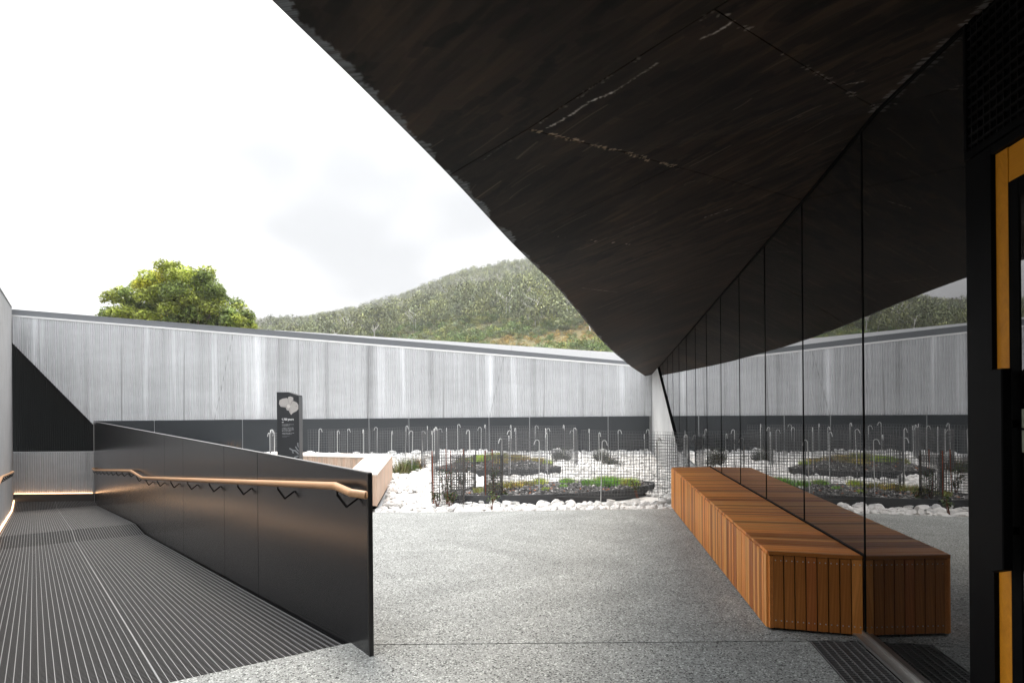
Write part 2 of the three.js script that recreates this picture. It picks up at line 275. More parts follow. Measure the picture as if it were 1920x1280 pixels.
{ // the large gum tree that rises over the wall
  const Z0 = 38, t = thing('gum_tree', 'bushy yellow green gum tree with a rounded crown rising above the concrete wall', 'tree', null, [at(345, 600, Z0).x, -0.8, -Z0]);
  const cx = at(345, 600, Z0), lob = [];
  const L = [[236, 570, 28, 1], [226, 596, 22, 0], [262, 546, 26, 0], [268, 590, 36, 1], [290, 552, 32, 2], [300, 598, 32, 1], [318, 528, 28, 2], [344, 514, 26, 1], [352, 548, 46, 0], [374, 520, 30, 1], [398, 534, 28, 0], [392, 562, 40, 1], [414, 562, 30, 0], [424, 584, 34, 1], [446, 596, 26, 0], [458, 608, 20, 1], [330, 590, 36, 2], [380, 592, 32, 0], [410, 606, 32, 0], [350, 612, 32, 0], [285, 612, 34, 1], [440, 620, 32, 0], [316, 560, 34, 1], [322, 512, 26, 1], [312, 535, 28, 1], [262, 575, 30, 0], [250, 562, 26, 1], [252, 592, 32, 1], [270, 560, 28, 0], [360, 575, 40, 1], [336, 545, 36, 1], [246, 612, 34, 0], [370, 634, 36, 0], [320, 634, 34, 0], [230, 622, 30, 1]];
  const tints = [[0.25, 0.33, 0.09], [0.47, 0.54, 0.11], [0.68, 0.68, 0.11]];
  for (const [px, py, r, k] of L) { for (let q = 0; q < 5; q++) { const p = at(px + rr(-0.4, 0.4) * r, py + rr(-0.4, 0.4) * r, Z0), R = r * 0.030 * rr(0.45, 0.68), bq = rr(0.75, 1.3); const c = tints[k].map((v) => v * bq * 1.25); lob.push([p.x - cx.x, p.y + 0.8, rr(-1.9, 1.9), R * 1.05, R * 0.8, Math.round(230 * (r / 28) * (r / 28)) + 60, c]); } }
  const bark = [], base = V(0.2, 0, 0), top = V(0.3, 5.2, 0);
  limb(bark, base, V(0.25, 3.6, 0), 0.26, 0.20, 0.03); limb(bark, V(0.25, 3.6, 0), V(0.55, 7.6, 0.1), 0.18, 0.07, 0.06);
  for (let k = 0; k < 16; k++) { const f = V(0.25, rr(2.6, 6.0), 0), [px, py] = L[Math.floor(rr(0, 20))], p = at(px, py, Z0); const e = V(p.x - cx.x, p.y + 0.8, rr(-1.3, 1.3)); limb(bark, f, e, 0.09, 0.025, 0.12); }
  part('trunk', mergeGeometries(bark), std({ color: lin(0.16, 0.12, 0.095) }), t);
  part('crown', leafCloud(lob, 0.125), thinLeafM, t);
}

// ---------------------------------------------------------------- paving
{
  const pv = struct('paving', null, null);
  const gl = (Z, off) => glassX(Z) - off / GC;
  const e = (x, l) => [R0[0] + x * RC - l * RS, -R0[2] + x * RS + l * RC];       // ramp frame to plan
  const near = [e(0, 0), e(-RW, 0), e(-8, 0), [-9, -6], [gl(-6, 0.34), -6], [gl(3.975, 0.34), 3.975], [panelX(3.975) + 0.1, 3.975]];
  part('slab', sheet(near, (x, z) => floorY(z), 0.12), paveM, pv);
  const far = [[panelX(3.99) + 0.03, 3.99], [gl(3.99, 0.0), 3.99], [gl(9.66, 0), 9.66], [0.6, 9.60], [-0.8, 9.52], [-1.98, 9.55], [-2.16, 10.1], [-2.75, 13.7], [-4.6, 14.6], [-6.4, 15.4], [panelX(13.5) + 0.06, 13.5]];
  part('slab', sheet(far, (x, z) => floorY(z) - 0.001, 0.12), paveM, pv);
  part('joint_bed', sheet([[-9, -6], [3, -6], [3, 3.2], [3.2, 9.4], [-2, 9.4], [panelX(9) + 0.06, 9], [panelX(4.2) + 0.06, 4.2], e(-0.05, 0), e(-8, 0)], (x, z) => floorY(z) - 0.11), blackM, pv);
}
// ---------------------------------------------------------------- the ramp: grating, balustrade, walls
const wallEnd = (x) => (WZ - 4.02 - RS * x) / RC;                               // where the ramp meets the long wall
{
  const t = thing('ramp', 'long grey steel grating ramp going down along the black balustrade', 'ramp', null, R0, RT);
  const prof = (x) => [0, 9.03, 10.33, 19.6, wallEnd(x) - 0.02].map((l) => [l, rampY(Math.max(0.0001, l))]);
  const n = 54, pitch = RW / n;
  for (let i = 0; i <= n; i++) {
    const x = -0.03 - i * (RW - 0.05) / n, P = prof(x), wide = i % 27 === 26 ? 0.009 : 0.0040, list = [];
    for (let k = 0; k + 1 < P.length; k++) { const [a, ya] = P[k], [b, yb] = P[k + 1]; list.push(hexa(V(x - wide / 2, ya - 0.03, -a), V(x + wide / 2, ya - 0.03, -a), V(x + wide / 2, yb - 0.03, -b), V(x - wide / 2, yb - 0.03, -b), V(x - wide / 2, ya, -a), V(x + wide / 2, ya, -a), V(x + wide / 2, yb, -b), V(x - wide / 2, yb, -b))); }
    part('bearing_bar', merge(list), galvM, t);
  }
  const rods = [];
  for (let l = 0.02; l < wallEnd(-RW); l += 0.0265) { const y = rampY(l) - 0.012, xr = l > wallEnd(0) ? -(l - wallEnd(0)) * RC / RS : -0.02; if (-RW + 0.02 > xr) break; rods.push(bar(V(-RW + 0.02, y, -l), V(xr, y, -l), 0.0085, 0.010)); }
  stuff(part('cross_rods', merge(rods), rodM, t));
  part('edge_bar', box(RW, 0.045, 0.006, -RW / 2, -0.028, -0.004), blackMetalM, t);
  const under = []; const P = prof(-RW); for (let k = 0; k + 1 < P.length; k++) { const [a, ya] = P[k], [b, yb] = P[k + 1], th = 0.14; under.push(hexa(V(-RW, ya - th - 0.1, -a), V(0, ya - th - 0.1, -a), V(0, yb - th - 0.1, -b), V(-RW, yb - th - 0.1, -b), V(-RW, ya - th, -a), V(0, ya - th, -a), V(0, yb - th, -b), V(-RW, yb - th, -b))); }
  part('base', merge(under), blackM, t);
}
{ // balustrade of glossy dark panels
  const t = thing('balustrade', 'glossy black metal balustrade wall running along the grating ramp', 'balustrade', null, [panelX(3.79), 0, -3.79], RT);
  const zs = [3.79, 5.67, 6.67, 8.5, 9.7, 11.6, 13.2, 15.1, 16.4, 18.6, WZ - 0.01], L = zs.map((z) => (z - 3.79) / RC), topY = (l) => EYE - 0.376 - 0.0008 * l;
  for (let i = 0; i + 1 < L.length; i++) {
    const a = L[i] + (i ? 0.004 : 0.02), b = L[i + 1] - 0.004, ya = i === 0 ? -0.03 : rampY(a - 0.28) - 0.25, yb = rampY(b - 0.28) - 0.25, g = slab([[-b, yb], [-a, ya], [-a, topY(a)], [-b, topY(b)]], 0.019, 0.0015);
    g.rotateY(Math.PI / 2); g.translate(0.019, 0, 0);       // outline x becomes -z: along the ramp
    g.scale(1, 1, -1); g.index || 0; flip(g); part('panel', rampUV(g), balM, t);
  }
  part('end_plate', rbox(0.026, topY(0) + 0.03, 0.02, 0.002, 0.0095, (topY(0) - 0.03) / 2, -0.01), balEdgeM, t);
  const e = []; for (let i = 0; i + 1 < L.length; i++) e.push(bar(V(0.0095, topY(L[i]) + 0.004, -L[i]), V(0.0095, topY(L[i + 1]) + 0.004, -L[i + 1]), 0.024, 0.006));
  part('top_glint', merge(e), galvM, t);  // pale strip along the top edge; its sky reflection put into colour
  for (let i = 0; i + 2 < L.length; i++) part('joint_reflection_strip', box(0.004, 1.2, 0.02, 0.012, topY(L[i + 1]) - 0.66, -L[i + 1]), blackM, t);  // panel joints; some only draw reflections as dark lines
}
function flip(g) { const p = g.attributes.position.array, u = g.attributes.uv.array; for (let i = 0; i < p.length; i += 9) for (let k = 0; k < 3; k++) { const s = p[i + 3 + k]; p[i + 3 + k] = p[i + 6 + k]; p[i + 6 + k] = s; } for (let i = 0; i < u.length; i += 6) for (let k = 0; k < 2; k++) { const s = u[i + 2 + k]; u[i + 2 + k] = u[i + 4 + k]; u[i + 4 + k] = s; } g.computeVertexNormals(); return g; }
function rampUV(g) { const p = g.attributes.position, u = g.attributes.uv; for (let i = 0; i < p.count; i++) u.setXY(i, p.getZ(i), p.getY(i)); return g; }
function handrail(t, side, l0, l1, pts, off, returnNear) {
  // pts: height of the rail centre by distance along the ramp
  const yAt = (l) => { for (let i = 1; i < pts.length; i++) if (l <= pts[i][0]) return pts[i - 1][1] + (pts[i][1] - pts[i - 1][1]) * (l - pts[i - 1][0]) / (pts[i][0] - pts[i - 1][0]); return pts[pts.length - 1][1]; };
  const x = side * off, path = [], r = 0.023;
  if (returnNear) path.push(V(side * 0.012, yAt(l0) - 0.03, -l0 + 0.16), V(x - side * 0.01, yAt(l0) - 0.02, -l0 + 0.10));
  path.push(V(x, yAt(l0), -l0 - 0.12));
  for (const [l] of pts) if (l > l0 + 0.3 && l < l1 - 0.1) path.push(V(x, yAt(l), -l));
  path.push(V(x, yAt(l1), -l1), V(side * 0.02, yAt(l1) + 0.0, -l1 - 0.07));
  const segs = []; for (let i = 0; i + 1 < path.length; i++) { const g = new THREE.TubeGeometry(new THREE.LineCurve3(path[i], path[i + 1]), Math.max(2, Math.ceil(path[i].distanceTo(path[i + 1]) / 1.5)), r, 14, false); segs.push(g.toNonIndexed()); if (i) { const s = new THREE.SphereGeometry(r * 0.999, 14, 8); s.translate(path[i].x, path[i].y, path[i].z); segs.push(s.toNonIndexed()); } }
  for (const c of [path[0], path[path.length - 1]]) { const s = new THREE.SphereGeometry(r, 14, 8); s.scale(0.35, 1, 1); s.translate(c.x, c.y, c.z); segs.push(s.toNonIndexed()); }
  part('rail', mergeGeometries(segs), railM, t);
  for (let l = l0 + 0.02; l < l1; l += 1.18) { const y = yAt(l); part('bracket', merge([bar(V(x, y - 0.02, -l - 0.07), V(x, y - 0.05, -l - 0.07), 0.009), bar(V(x, y - 0.048, -l - 0.07), V(x - side * 0.03, y - 0.115, -l), 0.010), bar(V(x - side * 0.03, y - 0.115, -l), V(side * 0.004, y - 0.06, -l + 0.055), 0.010)]), blackMetalM, t); }
}
{
  const t = thing('handrail', 'round copper brown timber handrail on black brackets fixed to the black balustrade', 'handrail', null, [panelX(3.79), 0, -3.79], RT);
  const s = 0.28;
  handrail(t, -1, 0.17, 20.6, [[0, EYE - 0.462], [0.4, EYE - 0.468], [9.0, EYE - 1.135], [10.55, EYE - 1.135], [19.8, EYE - 1.80], [21.2, EYE - 1.82]], 0.085, true);
}
{ // wall on the outer side of the ramp
  const t = thing('side_wall', 'plain grey concrete wall along the outer left edge of the ramp', 'wall', null, R0, RT);
  const L = wallEnd(-RW) - 0.01, pts = [[0.3, -1.8], [L, -1.8], [L, EYE + 3.16], [8.4, EYE + 2.02], [0.3, EYE + 1.05]];
  const g = slab(pts.map(([l, y]) => [l, y]), 0.3); g.rotateY(Math.PI / 2); g.translate(-RW, 0, 0); part('wall_panel', g, concM, t);
  const cap = merge([bar(V(-RW - 0.15, EYE + 2.025, -8.4), V(-RW - 0.15, EYE + 3.165, -L), 0.33, 0.02)]); part('coping', cap, flashM, t);
}
{
  const t = thing('handrail', 'short end of a second timber handrail on the left concrete wall', 'handrail', null, R0, RT);
  t.position.x += -RW * RC; t.position.z += RW * RS;
  handrail(t, 1, 6.5, 18.6, [[0, EYE - 0.47], [9.0, EYE - 1.135], [10.5, EYE - 1.135], [18.6, EYE - 1.66], [20, EYE - 1.66]], 0.085, false);
}
{ // glowing strips at the foot of the walls
  const t = thing('light_strip', 'thin warm glowing light strip along the foot of the left concrete wall', 'light strip', null, R0, RT);
  const P = [0.4, 9.03, 10.33, 19.6, wallEnd(-RW) - 0.1], list = [], kick = [];
  for (let k = 0; k + 1 < P.length; k++) {
    const a = V(-RW + 0.02, rampY(P[k]) + 0.035, -P[k]), b = V(-RW + 0.02, rampY(P[k + 1]) + 0.035, -P[k + 1]);
    list.push(bar(a, b, 0.03, 0.022));
    const len = a.distanceTo(b), q = new THREE.RectAreaLight(lin(1, 0.50, 0.22), 2.2, len, 0.03), m = a.clone().add(b).multiplyScalar(0.5).add(V(0.005, 0.018, 0));
    q.position.copy(m); const up = V(0.18, 1, 0).normalize(), d = b.clone().sub(a).normalize(), yy = d.clone().cross(up);
    q.quaternion.setFromRotationMatrix(new THREE.Matrix4().makeBasis(d, yy.normalize().negate(), d.clone().cross(yy.clone().negate()))); fix(q, up); t.add(q);
  }
  part('light_tube', merge(list), ledM, t);
}
function fix(q, up) { // make the lamp shine towards up
  const d = V(0, 0, -1).applyQuaternion(q.quaternion); if (d.dot(up) < 0) q.rotateX(Math.PI);
}
{
  const x0 = R0[0] - RW * RC - (wallEnd(-RW)) * RS, x1 = panelX(WZ), y = EYE - 2.605;
  const t = thing('light_strip', 'thin warm glowing light strip under the ribbed concrete at the bottom of the ramp', 'light strip', null, [(x0 + x1) / 2, y, -WZ + 0.03]);
  const w = x1 - x0 - 0.1; part('light_tube', box(w, 0.018, 0.035), ledM, t);
  const q = new THREE.RectAreaLight(lin(1, 0.50, 0.22), 2.2, w, 0.035); q.position.set(0, 0.014, 0); q.rotation.x = Math.PI / 2; fix(q, V(0, 1, 0)); t.add(q);
  part('kick_plate', box(w + 0.1, 0.28, 0.03, 0, -0.15, 0.006), std({ color: lin(0.03, 0.031, 0.033), roughness: 0.5 }), t);
}
// ---------------------------------------------------------------- the long ribbed wall
const wallTopY = (X) => { const a = at(20, 592, WZ), b = at(1205, 688, WZ); return a.y + (b.y - a.y) * (X - a.x) / (b.x - a.x); };
function ribs(x0, x1, bot, top, pitch, depth, rows, chip) {   // vertical ribs between two slanted ends
  const pos = [], uv = [], idx = [], n = Math.max(1, Math.round((x1 - x0) / pitch)), prof = [[0, 0], [0.34, 0], [0.46, 1], [0.86, 1]], cols = [];
  for (let i = 0; i < n; i++) prof.forEach(([f, d], k) => cols.push([x0 + (i + f) * (x1 - x0) / n, d, i * 4 + k])); cols.push([x1, 0, n * 4]);
  cols.forEach(([x, d, id]) => { const b = bot(x), t = top(x);
    for (let r = 0; r <= rows; r++) { const y = b + (t - b) * r / rows, c = d ? Math.max(0.25, 1 - chip * (0.5 + noise.noise(Math.floor(id / 4) * 3.7, y * 2.6, 1.5)) - (rnd() < 0.025 ? 0.5 : 0)) : 0; pos.push(x, y, d * depth * c); uv.push((x + 16) / 21.5, (y + 2) / 7); } });
  for (let c = 0; c + 1 < cols.length; c++) for (let r = 0; r < rows; r++) { const a = c * (rows + 1) + r, b = a + rows + 1; idx.push(a, b, b + 1, a, b + 1, a + 1); }
  const g = new THREE.BufferGeometry(); g.setAttribute('position', new THREE.Float32BufferAttribute(pos, 3)); g.setAttribute('uv', new THREE.Float32BufferAttribute(uv, 2)); g.setIndex(idx); const q = g.toNonIndexed(); q.computeVertexNormals(); return q;
}
{
  const t = thing('ribbed_wall', 'long grey ribbed concrete wall with a dark metal plinth closing the courtyard', 'wall', null, [0, 0, -WZ]);
  const bandY = (X) => EYE - 0.372, X = (px, py) => at(px, py, WZ).x, xL = -15.5, xP = panelX(WZ) - 0.02;
  // joints: [x at the plinth, x at the top]
  const joints = [[X(228, 780), X(228, 620)], [X(345, 780), X(345, 620)], [X(402, 782), X(437, 625)], [X(560, 780), X(560, 640)], [X(690, 780), X(690, 650)], [X(832, 780), X(832, 660)], [X(918, 780), X(945, 668)], [X(1020, 780), X(1020, 670)], [X(1130, 780), X(1130, 680)], [X(1209, 778), X(1209, 690)]];
  const dg = at(20, 640, WZ), dh = at(175, 796, WZ), diag = (x) => dg.y + (dh.y - dg.y) * (x - dg.x) / (dh.x - dg.x);
  let L = [xL, xL];
  for (const J of [...joints, [4.9, 4.9]]) {
    const [l0, l1] = L, [r0, r1] = J, g = 0.0028, onL = (x) => l1 === l0 ? 1e9 : bandY() + (x - g - l0) / (l1 - l0) * (wallTopY(l1) - bandY()), onR = (x) => r1 === r0 ? -1e9 : bandY() + (x + g - r0) / (r1 - r0) * (wallTopY(r1) - bandY());
    const bot = (x) => Math.max(x < xP ? diag(x) : bandY(), x > r0 ? Math.min(onR(x), wallTopY(x) - 0.001) : -9), top = (x) => Math.min(wallTopY(x), x < l1 ? Math.max(onL(x), bandY() + 0.001) : 9);
    const geo = ribs(l0 + (l0 === l1 ? g : 0), r1 - (r0 === r1 ? g : 0), bot, top, 0.070, 0.026, 14, 0.25);
    part('wall_panel', geo, ribM, t); L = J;
  }
  const sY0 = EYE - 2.60, sY1 = EYE - 1.335;
  part('wall_panel', ribs(xL, xP, () => sY0, () => sY1, 0.072, 0.022, 8, 0.4), std({ map: wallTex, color: lin(0.8, 0.8, 0.8) }), t, 'lower strip of ribbed concrete at the foot of the ramp');
  // body behind the panels, with the slanted recess left open
  const k = at(175, 790, WZ), top0 = wallTopY(xL), topR = wallTopY(5.2);
  const body = new THREE.Shape([[xL - 1.5, sY0 - 1], [5.2, sY0 - 1], [5.2, topR - 0.01], [xL - 1.5, top0 - 0.01]].map(([x, y]) => new THREE.Vector2(x, y)));
  body.holes.push(new THREE.Path([[xL - 0.8, sY1 + 0.002], [xL - 0.8, diag(xL - 0.8)], [xP, dh.y - 0.002], [xP, sY1 + 0.002]].map(([x, y]) => new THREE.Vector2(x, y))));
  const bg = new THREE.ExtrudeGeometry(body, { depth: 0.5, bevelEnabled: false }); bg.translate(0, 0, -0.504); part('wall_core', bg, std({ color: lin(0.36, 0.36, 0.365) }), t);
  part('recess_panel', (() => { const g = ribs(xL - 0.85, xP + 0.05, () => sY1 - 0.1, (x) => diag(x) + 0.2, 0.07, 0.012, 2, 0); g.translate(0, 0, -0.42); return g; })(), darkRibM, t, 'black ribbed panel set back under the slanted concrete edge');
  // coping: thin pale arris, grey flashing, pale sloping parapet behind
  const a = V(xL - 0.3, wallTopY(xL - 0.3), 0), b = V(5.2, wallTopY(5.2), 0);
  part('arris', bar(a.clone().add(V(0, 0.008, -0.02)), b.clone().add(V(0, 0.012, -0.02)), 0.10, 0.05), capM, t);
  const fy = (x) => wallTopY(x) + 0.05 + 0.165 - 0.075 * Math.max(0, (x + 2) / 6), strip = (x0, x1, lo, hi, z0, z1) => hexa(V(x0, lo(x0), z0), V(x1, lo(x1), z0), V(x1, lo(x1), z1), V(x0, lo(x0), z1), V(x0, hi(x0), z0), V(x1, hi(x1), z0), V(x1, hi(x1), z1), V(x0, hi(x0), z1));
  const fx = [a.x, -8, -2, 2, b.x]; for (let k = 0; k < 4; k++) part('flashing', strip(fx[k] + 0.002, fx[k + 1] - 0.002, (x) => wallTopY(x) + 0.028, fy, -0.4, -0.06), flashM, t);
  const py = (x) => fy(x) + 0.035 + Math.max(0, (x + 8) / 12) ** 1.3 * 0.26, pxs = [-7.5, -4, 0, 2.5, 5.4]; for (let k = 0; k < 4; k++) part('parapet', strip(pxs[k] + 0.002, pxs[k + 1] - 0.002, (x) => wallTopY(x) - 0.8, py, -1.2, -0.41), capM, t);
  // plinth of dark metal sheets
  const bx = [xP + 0.04, X(290, 790), X(455, 790), X(692, 790), X(767, 790), X(917, 790), X(993, 790), X(1140, 790), X(1218, 790)];
  for (let i = 0; i + 1 < bx.length; i++) part('plinth_sheet', rbox(bx[i + 1] - bx[i] - 0.022, 1.5, 0.02, 0.003, (bx[i] + bx[i + 1]) / 2, bandY() - 0.75, 0.035), bandM, t);
  part('plinth_edge', box(bx[8] - bx[0], 1.48, 0.012, (bx[8] + bx[0]) / 2, bandY() - 0.75, 0.016), std({ color: lin(0.5, 0.51, 0.52) }), t);
}
// ---------------------------------------------------------------- glass front, door, fin (own frame: x into the building, z back towards the camera)
const facadePos = [GX, 0, 0], S = (Z) => Z / GC;
const facadeSlab = (pts, th, x = 0) => { const g = slab(pts.map(([Z, y]) => [S(Z), y]), th); g.rotateY(Math.PI / 2); g.translate(x, 0, 0); return fixWind(g); };
function fixWind(g) { return g; }
const slantY = (Z) => EYE - 0.945 + (Z - 13.6) * 0.393, lowY = (Z) => EYE - 0.945 + (Z - 13.6) * 0.037;
{
  const t = thing('glass_wall', 'tall dark mirror glass wall under the canopy reflecting the courtyard', 'glass wall', null, facadePos, -GA);
  const Zs = []; for (let j = -1; j <= 12; j++) Zs.push(4.0 + 1.2012 * j); Zs.push(18.55);
  for (let j = 0; j + 1 < Zs.length; j++) {
    const a = Zs[j] + 0.006, b = Zs[j + 1] - 0.006; if (b - a < 0.05) continue;
    const bot = (Z) => Z < 10.5 ? floorY(Z) + 0.03 : Z < 13.6 ? lowY(Z) : slantY(Z), cut = [a, 10.5, 13.6, b].filter((z, i, l) => z >= a && z <= b);
    const pts = []; cut.forEach((Z) => { if (Z === 10.5) pts.push([Z, floorY(Z) + 0.03]); pts.push([Z, Z === 10.5 ? lowY(Z) : bot(Z)]); });
    pts.push([b, glassTop(b) - 0.02]); if (a < 5.18 && b > 5.18) pts.push([5.18, glassTop(5.18) - 0.02]); if (a < 3.77 && b > 3.77) pts.push([3.77, glassTop(3.77) - 0.02]); pts.push([a, glassTop(a) - 0.02]);
    if (pts[cut.length - 1 + (cut.includes(10.5) ? 1 : 0)][1] > glassTop(b)) continue;
    part("glass_pane", facadeSlab(pts, 0.02, 0.02), glassM, t);
  }
  for (let j = 0; j + 1 < Zs.length; j++) {
    const Z = Zs[j], y0 = Z < 10.5 ? floorY(Z) : Z < 13.6 ? lowY(Z) : slantY(Z), y1 = glassTop(Z); if (y1 - y0 < 0.03) continue;
    const w = j === 0 ? 0.05 : 0.014; part('mullion', box(0.03, y1 - y0, w, 0.0115, (y0 + y1) / 2, -S(Z)), blackM, t);
  }
  const P = (Z, y, x) => V(x, y, -S(Z));
  part('sill', merge([bar(P(2.84, floorY(2.84) + 0.012, -0.03), P(4.06, floorY(4.0) + 0.012, -0.03), 0.05, 0.02), bar(P(2.84, 0.02, 0.0), P(4.06, 0.02, 0.0), 0.02, 0.045)]), alloyM, t);
  part('sill', bar(P(4.0, 0.492, -0.003), P(9.8, 0.492, -0.003), 0.008, 0.012), blackMetalM, t, 'dark bead where the glass meets the bench');
  const hd = []; for (const [a, b] of [[2.84, 3.77], [3.77, 5.18], [5.18, 18.5]]) hd.push(bar(P(a, glassTop(a) - 0.012, 0.0), P(b, glassTop(b) - 0.012, 0.0), 0.016, 0.016)); part('head_frame', merge(hd), blackM, t);
  part('slanted_frame', merge([bar(P(18.55, slantY(18.55), -0.005), P(13.6, slantY(13.6), -0.005), 0.05, 0.035)]), blackM, t);
}
{
  const t = thing('concrete_fin', 'pale concrete fin at the far end of the glass wall below the canopy tip', 'wall', null, facadePos, -GA);
  const pts = [[18.62, glassTop(18.62)], [20.92, glassTop(20.92)], [20.92, -0.6], [10.45, -0.6], [10.45, lowY(10.5) - 0.01], [13.6, slantY(13.6) - 0.02]];
  part('blade', facadeSlab(pts, 0.22, 0.22 - 0.02), concPaleM, t);
}
{
  const t = thing('door', 'black framed entrance door with a yellow timber stile and head at the right edge', 'door', null, facadePos, -GA);
  const bx = (Z0, Z1, y0, y1, x0, x1, r = 0.002) => rbox(x1 - x0, y1 - y0, S(Z1) - S(Z0), r, (x0 + x1) / 2, (y0 + y1) / 2, -(S(Z0) + S(Z1)) / 2);
  const dh = EYE + 1.0;
  part('frame', merge([bx(2.655, 2.838, 0, dh, -0.012, 0.12), bx(1.4, 2.654, dh - 0.035, dh, -0.012, 0.12)]), blackMetalM, t);
  part('stile', bx(2.572, 2.652, 0.02, dh - 0.037, 0.004, 0.06), yellowM, t);
  part('rail', bx(1.5, 2.570, dh - 0.17, dh - 0.039, 0.006, 0.06), yellowM, t);
  part('leaf_frame', merge([bx(2.505, 2.570, 0.02, dh - 0.172, 0.003, 0.06), bx(1.5, 2.504, dh - 0.24, dh - 0.172, 0.003, 0.06), bx(1.5, 2.504, 0.02, 0.2, 0.003, 0.06)]), blackM, t);
  part('pane', bx(1.5, 2.503, 0.202, dh - 0.242, 0.007, 0.02), glassM, t);
  const hp = slab([[0, -0.36], [0.075, -0.385], [0.085, -0.375], [0.085, 0.375], [0.075, 0.385], [0, 0.385]], 0.03, 0.004); hp.rotateY(Math.PI / 2); hp.translate(-0.035, EYE - 0.265, -S(2.49)); 
  part('handle', merge([hp, bx(2.52, 2.55, EYE - 0.1, EYE - 0.07, -0.05, 0.02), bx(2.52, 2.55, EYE - 0.5, EYE - 0.47, -0.05, 0.02)]), blackMetalM, t);
}
{
  const t = thing('door_notice', 'pale notice card behind the door glass at the right edge', 'notice', null, facadePos, -GA);
  for (const [a, b] of [[EYE - 0.10, EYE - 0.03], [EYE - 0.19, EYE - 0.108]]) part('card', rbox(0.003, b - a, 0.16, 0.001, 0.004, (a + b) / 2, -S(2.418)), std({ color: lin(0.40, 0.42, 0.34) }), t);
}
{
  const t = thing('vent_grille', 'black square mesh ventilation grille above the entrance door', 'vent', null, facadePos, -GA), y0 = EYE + 1.03, y1 = EYE + 1.56, a = S(1.3), b = S(2.82), g = [];
  for (let y = y0 + 0.03; y < y1; y += 0.04) g.push(box(0.012, 0.008, b - a, -0.006, y, -(a + b) / 2));
  for (let s = a + 0.02; s < b; s += 0.045) g.push(box(0.010, y1 - y0, 0.007, -0.006, (y0 + y1) / 2, -s));
  stuff(part('mesh', merge(g), phys({ color: lin(0.004, 0.004, 0.0045), roughness: 0.5, specularIntensity: 0.4 }), t));
  part('backing', box(0.02, y1 - y0 + 0.04, b - a, 0.03, (y0 + y1) / 2, -(a + b) / 2), blackM, t);
  part('frame', merge([box(0.03, 0.03, b - a + 0.02, -0.004, y0 - 0.012, -(a + b) / 2), box(0.03, y1 - y0, 0.02, -0.004, (y0 + y1) / 2, -b - 0.005)]), blackMetalM, t);
}
{
  const t = thing('building_wall', 'black wall of the building behind and beside the entrance door', 'wall', null, facadePos, -GA);
  part('wall_panel', merge([box(0.1, 3.2, S(7.5), 0.19, 1.55, S(6) - S(7.5) / 2), box(0.1, 3.1, S(18), 0.12, 1.3, -S(11.9))]), blackM, t);
}
{
  const t = thing('unseen_rear_wall', 'unseen dark building wall behind the viewpoint that blocks sky light from the near end', 'wall', null, [0, 0, 3.4]);  // inferred wall behind the viewpoint, put in to keep the sheltered end dark
  part('wall_panel', box(12, 4.2, 0.3, -4.6, 1.9, 0.15), std({ color: lin(0.03, 0.03, 0.03) }), t);
}
{ // drain beside the glass
  const t = thing('drain_grate', 'black steel drain grate in the paving beside the glass wall', 'drain', null, facadePos, -GA);
  const s1 = S(3.975), s0 = S(0.6), y = -0.004;
  for (let i = 0; i <= 6; i++) part('bar', box(0.006, 0.025, s1 - s0, -0.325 + i * 0.044, y - 0.0125, -(s0 + s1) / 2), drainM, t);
  const c = []; for (let s = s0; s <= s1; s += 0.03) c.push(box(0.268, 0.016, 0.005, -0.193, y - 0.010, -s)); stuff(part('cross_bars', merge(c), drainM, t));
  part('tray', box(0.34, 0.01, s1 - s0, -0.17, -0.09, -(s0 + s1) / 2), blackM, t);
}
